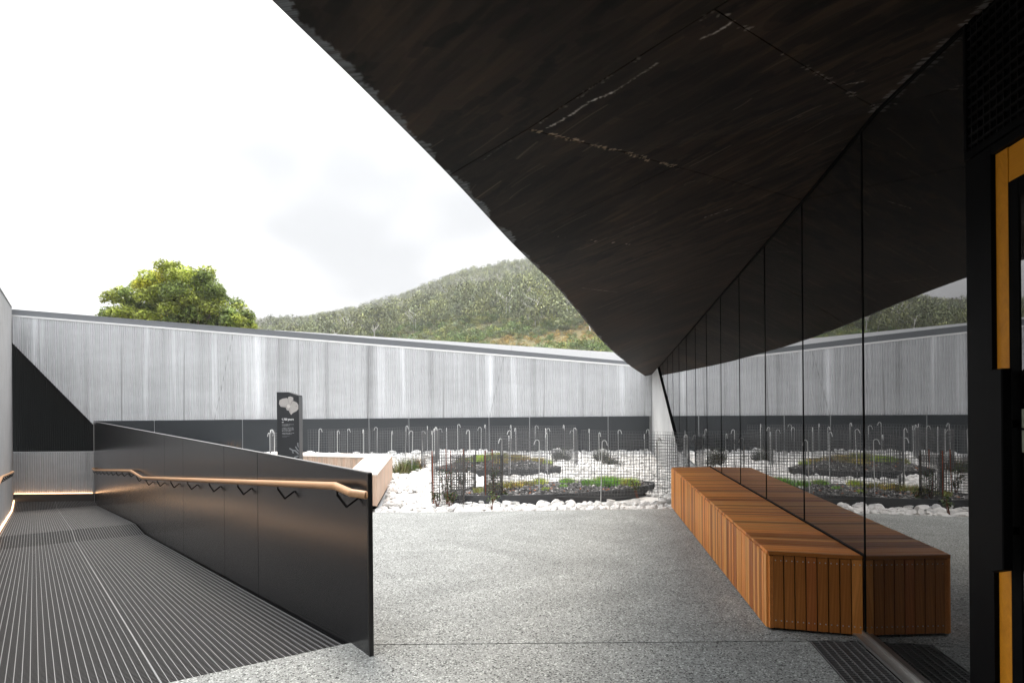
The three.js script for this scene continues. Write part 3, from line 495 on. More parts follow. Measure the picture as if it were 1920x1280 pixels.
// ---------------------------------------------------------------- canopy
{
  const edgePix = [[667, 154, 2.623], [842, 329, 3.677], [962, 458, 5.07], [1050, 545, 7.06], [1130, 640, 10.2], [1170, 676, 13.2], [1210, 705, 20.9]];
  const edge = [V(-2.75, EYE + 1.25, 6), at(512, 4, 2.094), ...edgePix.map((e) => at(...e))];
  const smooth = new THREE.CatmullRomCurve3(edge.slice(1), false, 'centripetal').getPoints(160), edgeS = [edge[0], ...smooth];
  const eAt = (Z) => { const edge = edgeS; for (let i = 1; i < edge.length; i++) if (Z <= -edge[i].z || i === edge.length - 1) { const a = edge[i - 1], b = edge[i], k = (Z + a.z) / (-b.z + a.z); return V(a.x + (b.x - a.x) * k, a.y + (b.y - a.y) * k, -Z); } };
  const sY = (X, Z) => { const e = eAt(Z), g = glassX(Z) + 0.02, k = (X - e.x) / (g - e.x); return e.y + (glassTop(Z) - e.y) * k; };
  const hit = (px, py) => { const [u, v] = ray(px, py); let a = 0.6, b = 22; for (let i = 0; i < 60; i++) { const m = (a + b) / 2; (EYE - v * m > sY(u * m, m)) ? b = m : a = m; } return [u * a, a]; };
  const E = (i) => [edge[i].x, -edge[i].z], G = (Z) => [glassX(Z) + 0.015, Z];
  const A1 = hit(990, 242), A2 = hit(1340, 17), B2 = hit(1265, 312), gA = G(3.77), gB = G(5.18), gF = G(7.9), fM = hit(1283, 545), fE = eAt(9.3), FE = [fE.x, 9.3], gT = G(20.9);
  const out = (() => { const dx = A2[0] - A1[0], dz = A2[1] - A1[1]; return [A2[0] + dx * 0.9, A2[1] + dz * 0.9]; })();
  const polys = [
    null,
    [A2, out, G(0.9), G(2.3), gA],
    [A1, A2, gA, gB, B2],
    [E(3), A1, B2, E(4)],
    [E(4), B2, gB, gF, fM, FE, E(5)],
    [FE, fM, gF, G(13), G(18.55), gT, E(8), E(7), E(6)],
  ];
  const EZ = (Z) => { const e = eAt(Z); return [e.x, Z]; };
  polys[0] = [E(0), E(1), E(2), E(3), A1, A2, out, G(-6)];
  const blockerRoof = [[-9, -6], [-9, -0.9], [-1.46, -0.9], E(0)];  // outline of an unseen roof added behind the viewpoint
  const tex = canvas(2048, 1024, (c, w, h) => {             // Z 1.5..13.5 m along, X -1.5..4.5 m across
    c.fillStyle = '#2d2621'; c.fillRect(0, 0, w, h);
    const px = (X, Z) => [(Z - 1.5) / 12 * w, (X + 1.5) / 6 * h], dir = [A2[0] - A1[0], A2[1] - A1[1]], dl = Math.hypot(...dir), D = [dir[0] / dl, dir[1] / dl];
    const streak = (X, Z, len, wid, col) => { const [x0, y0] = px(X, Z), [x1, y1] = px(X + D[0] * len + rr(-0.03, 0.03), Z + D[1] * len + rr(-0.03, 0.03)); c.strokeStyle = col; c.lineWidth = wid; c.beginPath(); c.moveTo(x0, y0); const mx = (x0 + x1) / 2 + rr(-6, 6), my = (y0 + y1) / 2 + rr(-6, 6); c.quadraticCurveTo(mx, my, x1, y1); c.stroke(); };
    for (let k = 0; k < 700; k++) { const [x, y] = px(rr(-1.6, 4.5), rr(1.4, 13.5)), R = rr(20, 130), g = c.createRadialGradient(x, y, 0, x, y, R); const q = rnd() < 0.5 ? '4,4,4' : '96,74,56'; g.addColorStop(0, `rgba(${q},${rr(0.08, 0.3)})`); g.addColorStop(1, `rgba(${q},0)`); c.fillStyle = g; c.fillRect(x - R, y - R, 2 * R, 2 * R); }
    for (let k = 0; k < 3600; k++) { const l = rnd(), v = rnd(); streak(rr(-1.6, 4.5), rr(1.4, 13.5), rr(0.1, 0.9), rr(1, 9), v < 0.5 ? `rgba(6,5,5,${rr(0.06, 0.28)})` : v < 0.85 ? `rgba(112,88,68,${rr(0.04, 0.2)})` : `rgba(70,68,70,${rr(0.05, 0.2)})`); }
    for (let k = 0; k < 700; k++) { const X = rr(-1.6, 3), Z = rr(1.4, 6), [x, y] = px(X, Z); c.fillStyle = `rgba(6,5,6,${rr(0.06, 0.26)})`; c.beginPath(); c.ellipse(x, y, rr(8, 60), rr(3, 16), Math.atan2(D[0] / 6 * h, D[1] / 12 * w) + rr(-0.3, 0.3), 0, 6.3); c.fill(); }
    for (let k = 0; k < 80; k++) { const X0 = rr(-0.9, 3), Z0 = rr(1.8, 6.5), n = 5 + rnd() * 12; let x = X0, z = Z0, d = rr(-0.5, 0.5); for (let q = 0; q < n; q++) { streak(x, z, rr(0.06, 0.16), rr(4, 13), `rgba(5,5,6,${rr(0.2, 0.5)})`); d += rr(-0.4, 0.4); x += D[0] * 0.08 + 0.05 * Math.sin(d); z += D[1] * 0.08 + 0.05 * Math.cos(d) - 0.03; } }
    for (let k = 0; k < 520; k++) streak(rr(-1, 4.2), rr(3, 13.4), rr(0.05, 0.4), rr(0.8, 2.6), `rgba(165,150,138,${rr(0.08, 0.42)})`);
    for (let Z = 1.4; Z < 13.5; Z += 0.012) { const e = eAt(Z), n = Math.max(0, 0.35 + fbm(Z * 3, 1, 1, 4) * 1.7) * (Z < 5 ? 1 : 0.5), [x, y] = px(e.x, Z); c.fillStyle = `rgba(140,152,164,${rr(0.3, 0.8)})`; c.fillRect(x - 1, y - 3, 3.2, 4 + n * 0.085 * (0.6 + rnd() * 0.6) / 6 * h); }
    const chip = (p, q, wd, col, den) => { const n = Math.hypot(q[0] - p[0], q[1] - p[1]) / 0.012; for (let i = 0; i < n; i++) { const k = i / n; if (fbm(k * 14, wd, den, 3) + den < 0.1) continue; const [x, y] = px(p[0] + (q[0] - p[0]) * k, p[1] + (q[1] - p[1]) * k); c.fillStyle = col; c.fillRect(x + rr(-2, 2), y + rr(-2, 2), rr(1, 4), wd * rr(0.3, 1.1)); } };
    chip(A1, B2, 4.5, 'rgba(190,172,150,0.8)', 0.16); chip(A2, gA, 4, 'rgba(160,155,150,0.7)', 0.04); chip([gA[0] - 0.05, gA[1]], [G(2.5)[0] - 0.05, 2.5], 10, 'rgba(120,120,122,0.8)', 0.1); chip(A1, A2, 2.5, 'rgba(150,148,146,0.5)', 0.0);
    const crack = (l, wd, al) => { const P = l.map((q) => hit(...q)); for (let i = 0; i + 1 < P.length; i++) { const n = 26; for (let k = 0; k < n; k++) { const f = (k) => [P[i][0] + (P[i + 1][0] - P[i][0]) * k / n, P[i][1] + (P[i + 1][1] - P[i][1]) * k / n], a = px(...f(k)), b = px(...f(k + 1.2)); c.strokeStyle = `rgba(215,214,212,${al * (0.35 + 0.65 * rnd())})`; c.lineWidth = wd * rr(0.4, 1.2); c.beginPath(); c.moveTo(a[0] + rr(-1.2, 1.2), a[1] + rr(-1.2, 1.2)); c.lineTo(b[0] + rr(-1.2, 1.2), b[1] + rr(-1.2, 1.2)); c.stroke(); } } };
    crack([[1027, 240], [1070, 216], [1105, 191], [1150, 173]], 3.2, 0.9); crack([[1150, 173], [1200, 140], [1235, 117]], 2, 0.55); crack([[1313, 73], [1345, 60], [1375, 40]], 2.4, 0.6); crack([[1320, 408], [1375, 390]], 2.6, 0.6); crack([[905, 300], [960, 262]], 1.6, 0.5); crack([[1580, 160], [1622, 152]], 2, 0.5); crack([[1350, 480], [1400, 473]], 2, 0.3); crack([[1090, 540], [1160, 548]], 3, 0.35);
    const s3 = hit(1040, 443), s4 = hit(1180, 458); chip(s3, s4, 4, 'rgba(170,160,150,0.8)', 0.0);
  });
  tex.wrapS = tex.wrapT = THREE.MirroredRepeatWrapping;
  const soffitM = phys({ map: tex, color: lin(0.88, 0.82, 0.77), roughness: 0.7, specularIntensity: 0.35, bumpMap: tex, bumpScale: 0.004 });
  const t = thing('canopy', 'dark stained folded canopy soffit overhanging the courtyard and glass wall', 'canopy');
  const shrink = (P, d) => { const n = P.length; let area = 0; for (let i = 0; i < n; i++) area += P[i][0] * P[(i + 1) % n][1] - P[(i + 1) % n][0] * P[i][1]; const s = Math.sign(area); return P.map((p, i) => { const a = P[(i + n - 1) % n], b = P[(i + 1) % n]; const e1 = [p[0] - a[0], p[1] - a[1]], e2 = [b[0] - p[0], b[1] - p[1]], l1 = Math.hypot(...e1), l2 = Math.hypot(...e2); const nx = -(e1[1] / l1 + e2[1] / l2) * s, nz = (e1[0] / l1 + e2[0] / l2) * s, m = Math.max(0.35, Math.hypot(nx, nz)); return [p[0] + nx / m * d * 1.0, p[1] + nz / m * d]; }); };
  const fine = (P) => {                                                       // outline cut small enough to follow the fold, 3 cm thick
    let tr = THREE.ShapeUtils.triangulateShape(P.map(([x, z]) => new THREE.Vector2(x, z)), []).map((f) => f.map((i) => P[i]));
    const mid = (a, b) => [(a[0] + b[0]) / 2, (a[1] + b[1]) / 2];
    for (let k = 0; k < 5; k++) tr = tr.flatMap(([a, b, c]) => { const ab = mid(a, b), bc = mid(b, c), ca = mid(c, a); return [[a, ab, ca], [ab, b, bc], [ca, bc, c], [ab, bc, ca]]; });
    const pos = [], uv = [];
    for (const f of tr) for (const [x, z] of f) { pos.push(x, sY(x, z), -z); uv.push(0, 0); }
    for (let i = 0; i < P.length; i++) { const a = P[i], b = P[(i + 1) % P.length]; for (let k = 0; k < 32; k++) { const p = [a[0] + (b[0] - a[0]) * k / 32, a[1] + (b[1] - a[1]) * k / 32], q = [a[0] + (b[0] - a[0]) * (k + 1) / 32, a[1] + (b[1] - a[1]) * (k + 1) / 32], yp = sY(...p), yq = sY(...q); for (const [v, y] of [[p, yp], [q, yq], [q, yq + 0.03], [p, yp], [q, yq + 0.03], [p, yp + 0.03]]) { pos.push(v[0], y, -v[1]); uv.push(0, 0); } } }
    const g = new THREE.BufferGeometry(); g.setAttribute('position', new THREE.Float32BufferAttribute(pos, 3)); g.setAttribute('uv', new THREE.Float32BufferAttribute(uv, 2)); g.computeVertexNormals(); return g;
  };
  for (const P of polys) {
    const g = fine(shrink(P, 0.0035)), p = g.attributes.position, u = g.attributes.uv;
    for (let i = 0; i < p.count; i++) u.setXY(i, (-p.getZ(i) - 1.5) / 12, 1 - (p.getX(i) + 1.5) / 6);
    part('soffit_panel', g, soffitM, t);
  }
  part('added_roof', sheet(blockerRoof, () => EYE + 1.3, 0.3), soffitM, t);  // added unseen roof that cuts light on the near paving and bench end
  const zs = [-6, 2.13, 2.8, 3.68, 5.1, 7.06, 10.2, 13.2, 18.55, 20.9], lower = [], ol = [];
  for (const z of zs) { const e = eAt(z); ol.push([e.x + 0.02, z]); }
  for (const z of [...zs].reverse()) ol.push([glassX(z) + 0.3, z]);
  { const g = new THREE.BufferGeometry(), pos = [], idx = [], N = 80, M = 10; for (let j = 0; j <= N; j++) for (let i = 0; i <= M; i++) { const z = -6 + 26.9 * j / N, e = eAt(z), x = e.x + 0.02 + (glassX(z) + 0.3 - e.x) * i / M; pos.push(x, sY(Math.min(x, glassX(z)), z) + 0.06, -z); } for (let j = 0; j < N; j++) for (let i = 0; i < M; i++) { const a = j * (M + 1) + i; idx.push(a, a + 1, a + M + 1, a + 1, a + M + 2, a + M + 1); } g.setAttribute('position', new THREE.Float32BufferAttribute(pos, 3)); g.setIndex(idx); g.computeVertexNormals(); part('backing', g, blackM, t); }
  { const g = new THREE.BufferGeometry(), pos = [], idx = [], uv = [], N = 80, M = 10; for (let j = 0; j <= N; j++) for (let i = 0; i <= M; i++) { const z = -6 + 26.9 * j / N, e = eAt(z), x = i === M ? 14 : e.x + 0.02 + (glassX(z) + 0.3 - e.x) * i / (M - 1); pos.push(x, Math.max(sY(Math.min(x, glassX(z)), z), e.y) + 0.28, -z); uv.push(x, z); } for (let j = 0; j < N; j++) for (let i = 0; i < M; i++) { const a = j * (M + 1) + i; idx.push(a, a + M + 1, a + 1, a + 1, a + M + 1, a + M + 2); } g.setAttribute('position', new THREE.Float32BufferAttribute(pos, 3)); g.setAttribute('uv', new THREE.Float32BufferAttribute(uv, 2)); g.setIndex(idx); g.computeVertexNormals(); part('roof', g, concM, t); }
  const lip = []; for (let i = 0; i + 1 < zs.length; i++) { const n = 12; for (let k = 0; k < n; k++) { const p = eAt(zs[i] + (zs[i + 1] - zs[i]) * k / n), q = eAt(zs[i] + (zs[i + 1] - zs[i]) * (k + 1) / n); lip.push(bar(p.add(V(0.008, 0.142, 0)), q.add(V(0.008, 0.142, 0)), 0.024, 0.272)); } }
  part('edge', merge(lip), std({ color: lin(0.12, 0.115, 0.11) }), t, 'grey concrete lip along the outer edge');
}
// ---------------------------------------------------------------- benches
function slatRow(t, name, F0, F1, B0, B1, n, y, th, mats, over) {   // top boards across from the front line F to the back line B
  for (let i = 0; i < n; i++) {
    const a = (i + 0.04) / n, b = (i + 0.96) / n, f0 = F0.clone().lerp(F1, a), f1 = F0.clone().lerp(F1, b), b0 = B0.clone().lerp(B1, a), b1 = B0.clone().lerp(B1, b);
    const d = f0.clone().sub(b0).setY(0).normalize().multiplyScalar(over), yy = y + rr(-0.0012, 0.0012); f0.add(d); f1.add(d);
    const q = (v, h) => V(v.x, h, v.z);
    part(name, hexa(q(f0, yy - th), q(b0, yy - th), q(b1, yy - th), q(f1, yy - th), q(f0, yy), q(b0, yy), q(b1, yy), q(f1, yy)), mats[Math.floor(rnd() * mats.length)], t);
  }
}
function slatFace(t, name, P, Q, n, y1, y0, th, mats, every) {           // upright boards along P to Q, facing left of the way from P to Q
  const d = Q.clone().sub(P).setY(0).normalize(), nrm = V(d.z, 0, -d.x).multiplyScalar(th);
  for (let i = 0; i < n; i++) {
    const a = P.clone().lerp(Q, (i + 0.05) / n), b = P.clone().lerp(Q, (i + 0.95) / n), ya = y0(-a.z), yb = y0(-b.z), j = rr(-0.0012, 0.0012);
    const q = (v, h, o) => V(v.x + nrm.x * (o + j / th), h, v.z + nrm.z * (o + j / th));
    const m = part(name, hexa(q(a, ya, 0), q(a, y1, 0), q(a, y1, 1), q(a, ya, 1), q(b, yb, 0), q(b, y1, 0), q(b, y1, 1), q(b, yb, 1)), mats[Math.floor(rnd() * mats.length)], t);
    if (every) every(m, a, b, ya, nrm);
  }
}
{
  const t = thing('timber_bench', 'long warm brown timber slat bench built against the glass wall', 'bench');
  const y = 0.485, F0 = V(1.587, 0, -4.2), F1 = V(2.303, 0, -9.75), B0 = V(glassX(4.05) - 0.003, 0, -4.05), B1 = V(glassX(9.78) - 0.003, 0, -9.78);
  slatRow(t, 'top_board', F0, F1, B0, B1, 92, y, 0.02, cedarMs, 0.012);
  slatFace(t, 'front_board', F0, F1, 92, y - 0.021, (Z) => floorY(Z) + 0.012, 0.019, cedarMs);
  const screwG = new THREE.SphereGeometry(0.0042, 8, 5), screwM = std({ color: lin(0.55, 0.55, 0.53), metalness: 0.6, roughness: 0.4 });
  slatFace(t, 'end_board', B0.clone().add(V(0.004, 0, 0.004)), F0.clone().add(V(0.022, 0, 0.0)), 8, y - 0.026, (Z) => 0.014, 0.018, cedarMs.filter((m, k) => k % 3 === 2 || k === 3), (m, a, b, ya, nrm) => {  // darkest boards picked for this end; shade put into their colour
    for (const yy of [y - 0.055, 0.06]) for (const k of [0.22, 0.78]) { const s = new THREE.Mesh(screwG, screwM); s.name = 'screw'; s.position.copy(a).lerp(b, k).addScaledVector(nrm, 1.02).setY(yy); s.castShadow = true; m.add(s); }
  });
  const en = B0.clone().sub(F0).normalize();
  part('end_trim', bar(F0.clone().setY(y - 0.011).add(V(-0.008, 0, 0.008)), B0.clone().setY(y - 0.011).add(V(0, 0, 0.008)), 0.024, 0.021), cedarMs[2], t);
  part('corner_post', rbox(0.024, y - 0.04, 0.02, 0.002, F0.x + 0.008, (y - 0.02) / 2, F0.z + 0.006), cedarMs[0], t);
  part('plinth', hexa(...[0, 0.46].flatMap((h) => [V(F0.x + 0.03, h, F0.z - 0.02), V(B0.x - 0.02, h, B0.z - 0.03), V(B1.x - 0.02, h - (h ? 0 : 0.12), B1.z + 0.02), V(F1.x + 0.03, h - (h ? 0 : 0.12), F1.z + 0.02)])), blackM, t);
  slatFace(t, 'end_board', F1.clone().add(V(0.02, 0, 0)), B1.clone().add(V(-0.03, 0, 0)), 8, y - 0.022, (Z) => floorY(9.7) + 0.012, 0.018, cedarMs);
}
{
  const t = thing('timber_bench', 'angled pale timber bench, light coloured into its top boards, beside the white stones behind the balustrade', 'bench');
  const y = EYE - 1.01, O0 = V(-2.03, 0, -10.08), I0 = V(-2.53, 0, -10.42), O1 = V(-2.52, 0, -14.2), I1 = V(-2.95, 0, -13.56), O2 = V(-5.5, 0, -15.45), I2 = V(-5.2, 0, -14.5);
  const yb = (Z) => floorY(Math.min(Z, 11)) + 0.015;
  slatRow(t, 'top_board', O0, O1, I0, I1, 56, y, 0.022, [litTopM], 0.012);
  slatRow(t, 'top_board', I1, I2, O1, O2, 42, y, 0.022, [litTopM], 0.012);
  slatFace(t, 'front_board', O0, O1, 56, y - 0.023, yb, 0.019, paleMs);
  slatFace(t, 'front_board', I0.clone(), O0.clone(), 8, y - 0.023, yb, 0.019, paleMs);
  slatFace(t, 'front_board', I2, I1, 40, y - 0.023, yb, 0.019, paleMs);
  slatFace(t, 'front_board', I1, I0, 48, y - 0.023, yb, 0.019, paleMs);
  for (const Q of [[O0, I0, I1, O1], [I1, I2, O2, O1]]) { const c = Q.reduce((s, v) => s.add(v), V(0, 0, 0)).multiplyScalar(0.25), q = Q.map((v) => v.clone().lerp(c, 0.06)); part('plinth', hexa(...[-0.15, y - 0.03].flatMap((h) => q.map((v) => V(v.x, h, v.z)))), blackM, t); }
}
// ---------------------------------------------------------------- sign
{
  const Z = 12, x0 = at(519, 800, Z).x, x1 = at(560, 800, Z).x, yT = at(519, 735, Z).y, yR = at(560, 741.5, Z).y, xk = at(540, 735, Z).x, y0 = -0.2, w = x1 - x0, h = yT - y0;
  const t = thing('totem_sign', 'tall black sign totem with a pale tree slice picture and white text', 'sign', null, [x0, y0, -Z]);
  const O = [[0, 0], [w, 0], [w, yR - y0], [xk - x0, h], [0, h]];
  const g = slab(O, 0.21, 0.003); part('body', g, std({ color: lin(0.024, 0.026, 0.029), roughness: 0.5 }), t);
  part('side_strip', box(0.004, yR - y0 - 0.02, 0.2, w + 0.003, (yR - y0) / 2 - 0.01, -0.105), std({ color: lin(0.085, 0.09, 0.095), roughness: 0.5 }), t);
  const tex = canvas(384, Math.round(384 * h / w), (c, W, H) => {
    const s = W / 41, Y = (py) => (py - 735) * s, X = (px) => (px - 519) * s;      // print in the sign's own units
    c.fillStyle = '#2a2c2f'; c.fillRect(0, 0, W, H);
    // cross section of a trunk with growth rings
    const pts = [[523, 757], [524, 750], [530, 747], [538, 746], [540, 748], [541, 744], [545, 743], [550, 745], [550, 750], [548, 753], [551, 752], [557, 755], [560.2, 760], [560, 767], [556, 771], [549, 774.5], [546, 778], [543, 773], [542, 770], [538, 769], [536, 764], [531, 763], [526, 762]];
    const blob = (k, cx, cy) => { c.beginPath(); pts.forEach(([a, b], i) => { const x = X(cx + (a - cx) * k), y = Y(cy + (b - cy) * k); i ? c.lineTo(x, y) : c.moveTo(x, y); }); c.closePath(); };
    c.fillStyle = '#b9b5b2'; c.lineJoin = 'round'; c.strokeStyle = '#b9b5b2'; c.lineWidth = 6; blob(0.97, 543, 760); c.fill(); c.stroke();
    c.save(); blob(1, 543, 760); c.clip(); for (let k = 0.12; k < 1; k += 0.06) { c.strokeStyle = `rgba(${k < 0.5 ? '90,86,84' : '120,116,114'},${0.35 + 0.3 * rnd()})`; c.lineWidth = 1.4 + 2 * rnd(); blob(k, 542 + 2 * (1 - k), 761); c.stroke(); } c.fillStyle = 'rgba(215,210,205,0.7)'; c.beginPath(); c.arc(X(541), Y(762), 30, 0, 7); c.fill(); c.fillStyle = '#333'; c.beginPath(); c.arc(X(555.5), Y(762), 6, 0, 7); c.fill(); c.restore();
    c.fillStyle = '#f2f2f2'; c.font = `bold ${Math.round(5.3 * s)}px sans-serif`; c.fillText('1,700 years', X(528), Y(788), 22.5 * s);
    c.fillRect(X(528.5), Y(791.2), 3.2 * s, 0.8 * s);
    for (const [ya, n] of [[795.3, 2], [801.5, 4], [811.3, 2]]) for (let i = 0; i < n; i++) { const len = (i === n - 1 ? rr(12, 19) : rr(21.5, 23)) * s; for (let x = 0; x < len;) { const q = rr(6, 22); c.fillStyle = `rgba(225,226,228,${rr(0.42, 0.7)})`; c.fillRect(X(528.5) + x, Y(ya + i * 2.05), Math.min(q, len - x), 0.95 * s); x += q + 4; } }
    for (let i = 0; i < 2; i++) { c.fillStyle = 'rgba(200,200,204,0.4)'; c.fillRect(X(528.5), Y(817 + i * 1.7), (i ? 9 : 14) * s, 0.6 * s); }
    // branch drawing at the lower right
    c.strokeStyle = '#7d8083'; c.lineCap = 'round';
    const br = (l, wd) => { c.lineWidth = wd * s; c.beginPath(); l.forEach(([a, b], i) => i ? c.lineTo(X(a), Y(b)) : c.moveTo(X(a), Y(b))); c.stroke(); };
    br([[551, 862], [552, 857], [558, 855], [564, 854]], 2.2); br([[564, 854], [558, 850], [553, 845], [548, 844], [543, 841]], 2.6); br([[548, 846], [549, 849]], 2.4); br([[562, 852], [560, 846], [556, 842], [554, 838]], 2.4); br([[564, 848], [561, 841], [558, 835], [558, 831]], 2.4); br([[566, 842], [563, 836], [562.5, 831]], 2.4);
    for (let k = 0; k < 260; k++) { c.fillStyle = `rgba(${rnd() < 0.5 ? '30,32,34' : '170,172,174'},0.5)`; const a = rr(542, 566), b = rr(830, 862); c.globalCompositeOperation = 'source-atop'; }
  });
  const f = new THREE.ShapeGeometry(new THREE.Shape(O.map(([x, y]) => new THREE.Vector2(0.004 + x * (w - 0.008) / w, 0.004 + y * (h - 0.008) / h)))), u = f.attributes.uv, p = f.attributes.position;
  for (let i = 0; i < p.count; i++) u.setXY(i, p.getX(i) / w, p.getY(i) / h); f.translate(0, 0, 0.006);
  part('print', f, std({ map: tex, roughness: 0.55 }), t);
}
// ---------------------------------------------------------------- stone garden
const beds = [{ x: 0.72, z: 11.72, a: 1.95, b: 0.82, turn: 0.36, h0: 0.12, y: -0.17, mound: 0.05 }, { x: -0.33, z: 15.5, a: 1.42, b: 0.78, turn: -0.05, h0: 0.16, y: -0.19, mound: 0.22 }];
const inBed = (x, z, k = 1) => beds.some((b) => { const c = Math.cos(b.turn), s = Math.sin(b.turn), p = (x - b.x) * c - (z - b.z) * s, q = (x - b.x) * s + (z - b.z) * c; return (p / (b.a * k)) ** 2 + (q / (b.b * k)) ** 2 < 1; });
const bedY = (x, z) => -0.22 + 0.10 * fbm(x * 0.5, 1, z * 0.5, 3) + (z > 18.5 ? 0.05 * (z - 18.5) : 0) + (x < -0.8 && x > -3 && z > 12 ? 0.06 : 0);
const benchHit = (x, z) => { const left = -2.03 - 0.119 * (z - 10.08); if (z < 14.35 && x < left + 0.02) return true; if (z < 15.45 && x < -2.4 && z < 14.2 + (-2.5 - x) * 0.42 + 0.06) return true; return false; };
{
  const t = struct('stone_bed', null, null, 'bed of white broken quartz stones in front of the plinth');
  const nx = 60, nz = 50, pos = [], idx = [], uv = [];
  for (let j = 0; j <= nz; j++) for (let i = 0; i <= nx; i++) { const z = 9.45 + (WZ - 9.4) * j / nz, xl = Math.max(panelX(z) + 0.1, z < 13.6 ? -2.35 - 0.12 * (z - 9.5) : -9), x = xl + (glassX(z) - 0.02 - xl) * i / nx; pos.push(x, Math.min(bedY(x, z), z < 10.6 ? -0.15 : 9), -z); uv.push(x, z); }
  for (let j = 0; j < nz; j++) for (let i = 0; i < nx; i++) { const a = j * (nx + 1) + i, b = a + 1, c = a + nx + 1; idx.push(a, b, c, b, c + 1, c); }
  const g = new THREE.BufferGeometry(); g.setAttribute('position', new THREE.Float32BufferAttribute(pos, 3)); g.setAttribute('uv', new THREE.Float32BufferAttribute(uv, 2)); g.setIndex(idx); g.computeVertexNormals();
  part('bed', g, std({ color: lin(0.66, 0.65, 0.63) }), t);
  const variants = []; for (let k = 0; k < 7; k++) {
    let s = mergeVertices((() => { const q = new THREE.IcosahedronGeometry(1, 1); q.deleteAttribute('normal'); q.deleteAttribute('uv'); return q; })()); const p = s.attributes.position, o = rr(0, 50), planes = []; for (let i = 0; i < 11; i++) planes.push([V(rr(-1, 1), rr(-1, 1), rr(-1, 1)).normalize(), rr(0.48, 0.8)]);
    for (let i = 0; i < p.count; i++) { const v = V(p.getX(i), p.getY(i), p.getZ(i)); v.multiplyScalar(1 + 0.35 * noise.noise(v.x * 1.3 + o, v.y * 1.3, v.z * 1.3)); for (const [n, d] of planes) { const e = v.dot(n) - d; if (e > 0) v.addScaledVector(n, -e); } p.setXYZ(i, v.x * rr(0.98, 1.12), v.y * 0.66, v.z); }
    s = s.toNonIndexed(); s.computeVertexNormals(); const u = []; for (let i = 0; i < s.attributes.position.count; i++) u.push(s.attributes.position.getX(i), s.attributes.position.getZ(i)); s.setAttribute('uv', new THREE.Float32BufferAttribute(u, 2)); variants.push(s);
  }
  const spots = [];
  const tryAdd = (x, z, r) => { if (z > WZ - 0.12 || x > glassX(z) - 0.12 || inBed(x, z, 1.02) || benchHit(x, z) || x < panelX(z) + 0.3) return; spots.push([x, z, r]); };
  for (let z = 9.64; z < WZ; z += 0.095) { const xl = z < 14 ? -3 : panelX(z); for (let x = Math.max(xl, -9.5); x < 4.4; x += 0.11) { const r = (0.042 + 0.042 * rnd() * (0.5 + rnd())) * (z < 10 ? 0.8 : 1); if (rnd() < 0.93) tryAdd(x + rr(-0.05, 0.05), z + rr(-0.045, 0.045), r); } }
  for (let k = 0; k < 420; k++) tryAdd(rr(-2.2, 3.0), rr(10.2, 20.8), rr(0.07, 0.11));
  for (let k = 0; k < 40; k++) { const z = rr(19.3, 20.7); tryAdd(rr(-8, 4), z, rr(0.12, 0.2)); }
  for (const [px, py, z] of [[597, 843, 15.6], [722, 846, 15.4], [706, 853, 15.3], [728, 851, 15.5]]) { const p = at(px, py, z); spots.push([p.x, z, 0.2]); }
  const seen = (s) => s[2] / s[1]; spots.sort((a, b) => seen(b) - seen(a));
  const o = new THREE.Object3D(), rest = variants.map(() => []);
  spots.forEach(([x, z, r], i) => {
    o.position.set(x, (z < 10.6 ? Math.min(bedY(x, z), -0.15) + (z < 9.9 ? 0.02 : 0) : bedY(x, z)) + r * 0.4 + rr(0, 0.03), -z); o.rotation.set(rr(-0.5, 0.5), rr(0, 6.28), rr(-0.5, 0.5)); o.scale.set(r * rr(0.85, 1.25), r * rr(0.8, 1.15), r * rr(0.85, 1.2)); o.updateMatrix();
    if (i < 300) { const m = part('stone', variants[i % 7], stoneM[i % 3], t); m.position.copy(o.position); m.rotation.copy(o.rotation); m.scale.copy(o.scale); } else rest[i % 7].push(o.matrix.clone());
  });
  rest.forEach((l, k) => { const m = new THREE.InstancedMesh(variants[k], stoneM[k % 3], l.length); l.forEach((x, i) => m.setMatrixAt(i, x)); m.name = 'stones'; m.castShadow = m.receiveShadow = true; t.add(stuff(m)); });
}
// raised planting beds
function blades(list, x, y, z, r, h, n, tint) { // grass like tuft
  for (let k = 0; k < n; k++) { const a = rr(0, 6.28), d = r * Math.sqrt(rnd()), bx = x + Math.cos(a) * d, bz = z + Math.sin(a) * d, hh = h * rr(0.5, 1.1), lean = hh * 0.45, w = rr(0.004, 0.009), b = rr(0, 6.28), c = tint.map((v) => v * rr(0.7, 1.3)); list.push([bx, y, bz, bx + Math.cos(b) * lean, y + hh, bz + Math.sin(b) * lean, w, c]); }
}
function bladeGeo(list) { const pos = [], col = [], nor = []; for (const [x, y, z, X, Y, Z, w, c] of list) { const a = rr(0, 3.14), dx = Math.cos(a) * w, dz = Math.sin(a) * w; pos.push(x - dx, y, z - dz, x + dx, y, z + dz, X, Y, Z); for (let i = 0; i < 3; i++) { col.push(...c); const n = V(rr(-0.4, 0.4), 1, rr(-0.4, 0.6)).normalize(); nor.push(n.x, n.y, n.z); } } const g = new THREE.BufferGeometry(); g.setAttribute('position', new THREE.Float32BufferAttribute(pos, 3)); g.setAttribute('normal', new THREE.Float32BufferAttribute(nor, 3)); g.setAttribute('color', new THREE.Float32BufferAttribute(col, 3)); return g; }
const pebble = (() => { const g = new THREE.IcosahedronGeometry(1, 0), p = g.attributes.position; for (let i = 0; i < p.count; i++) p.setY(i, p.getY(i) * 0.7); g.computeVertexNormals(); return g; })();
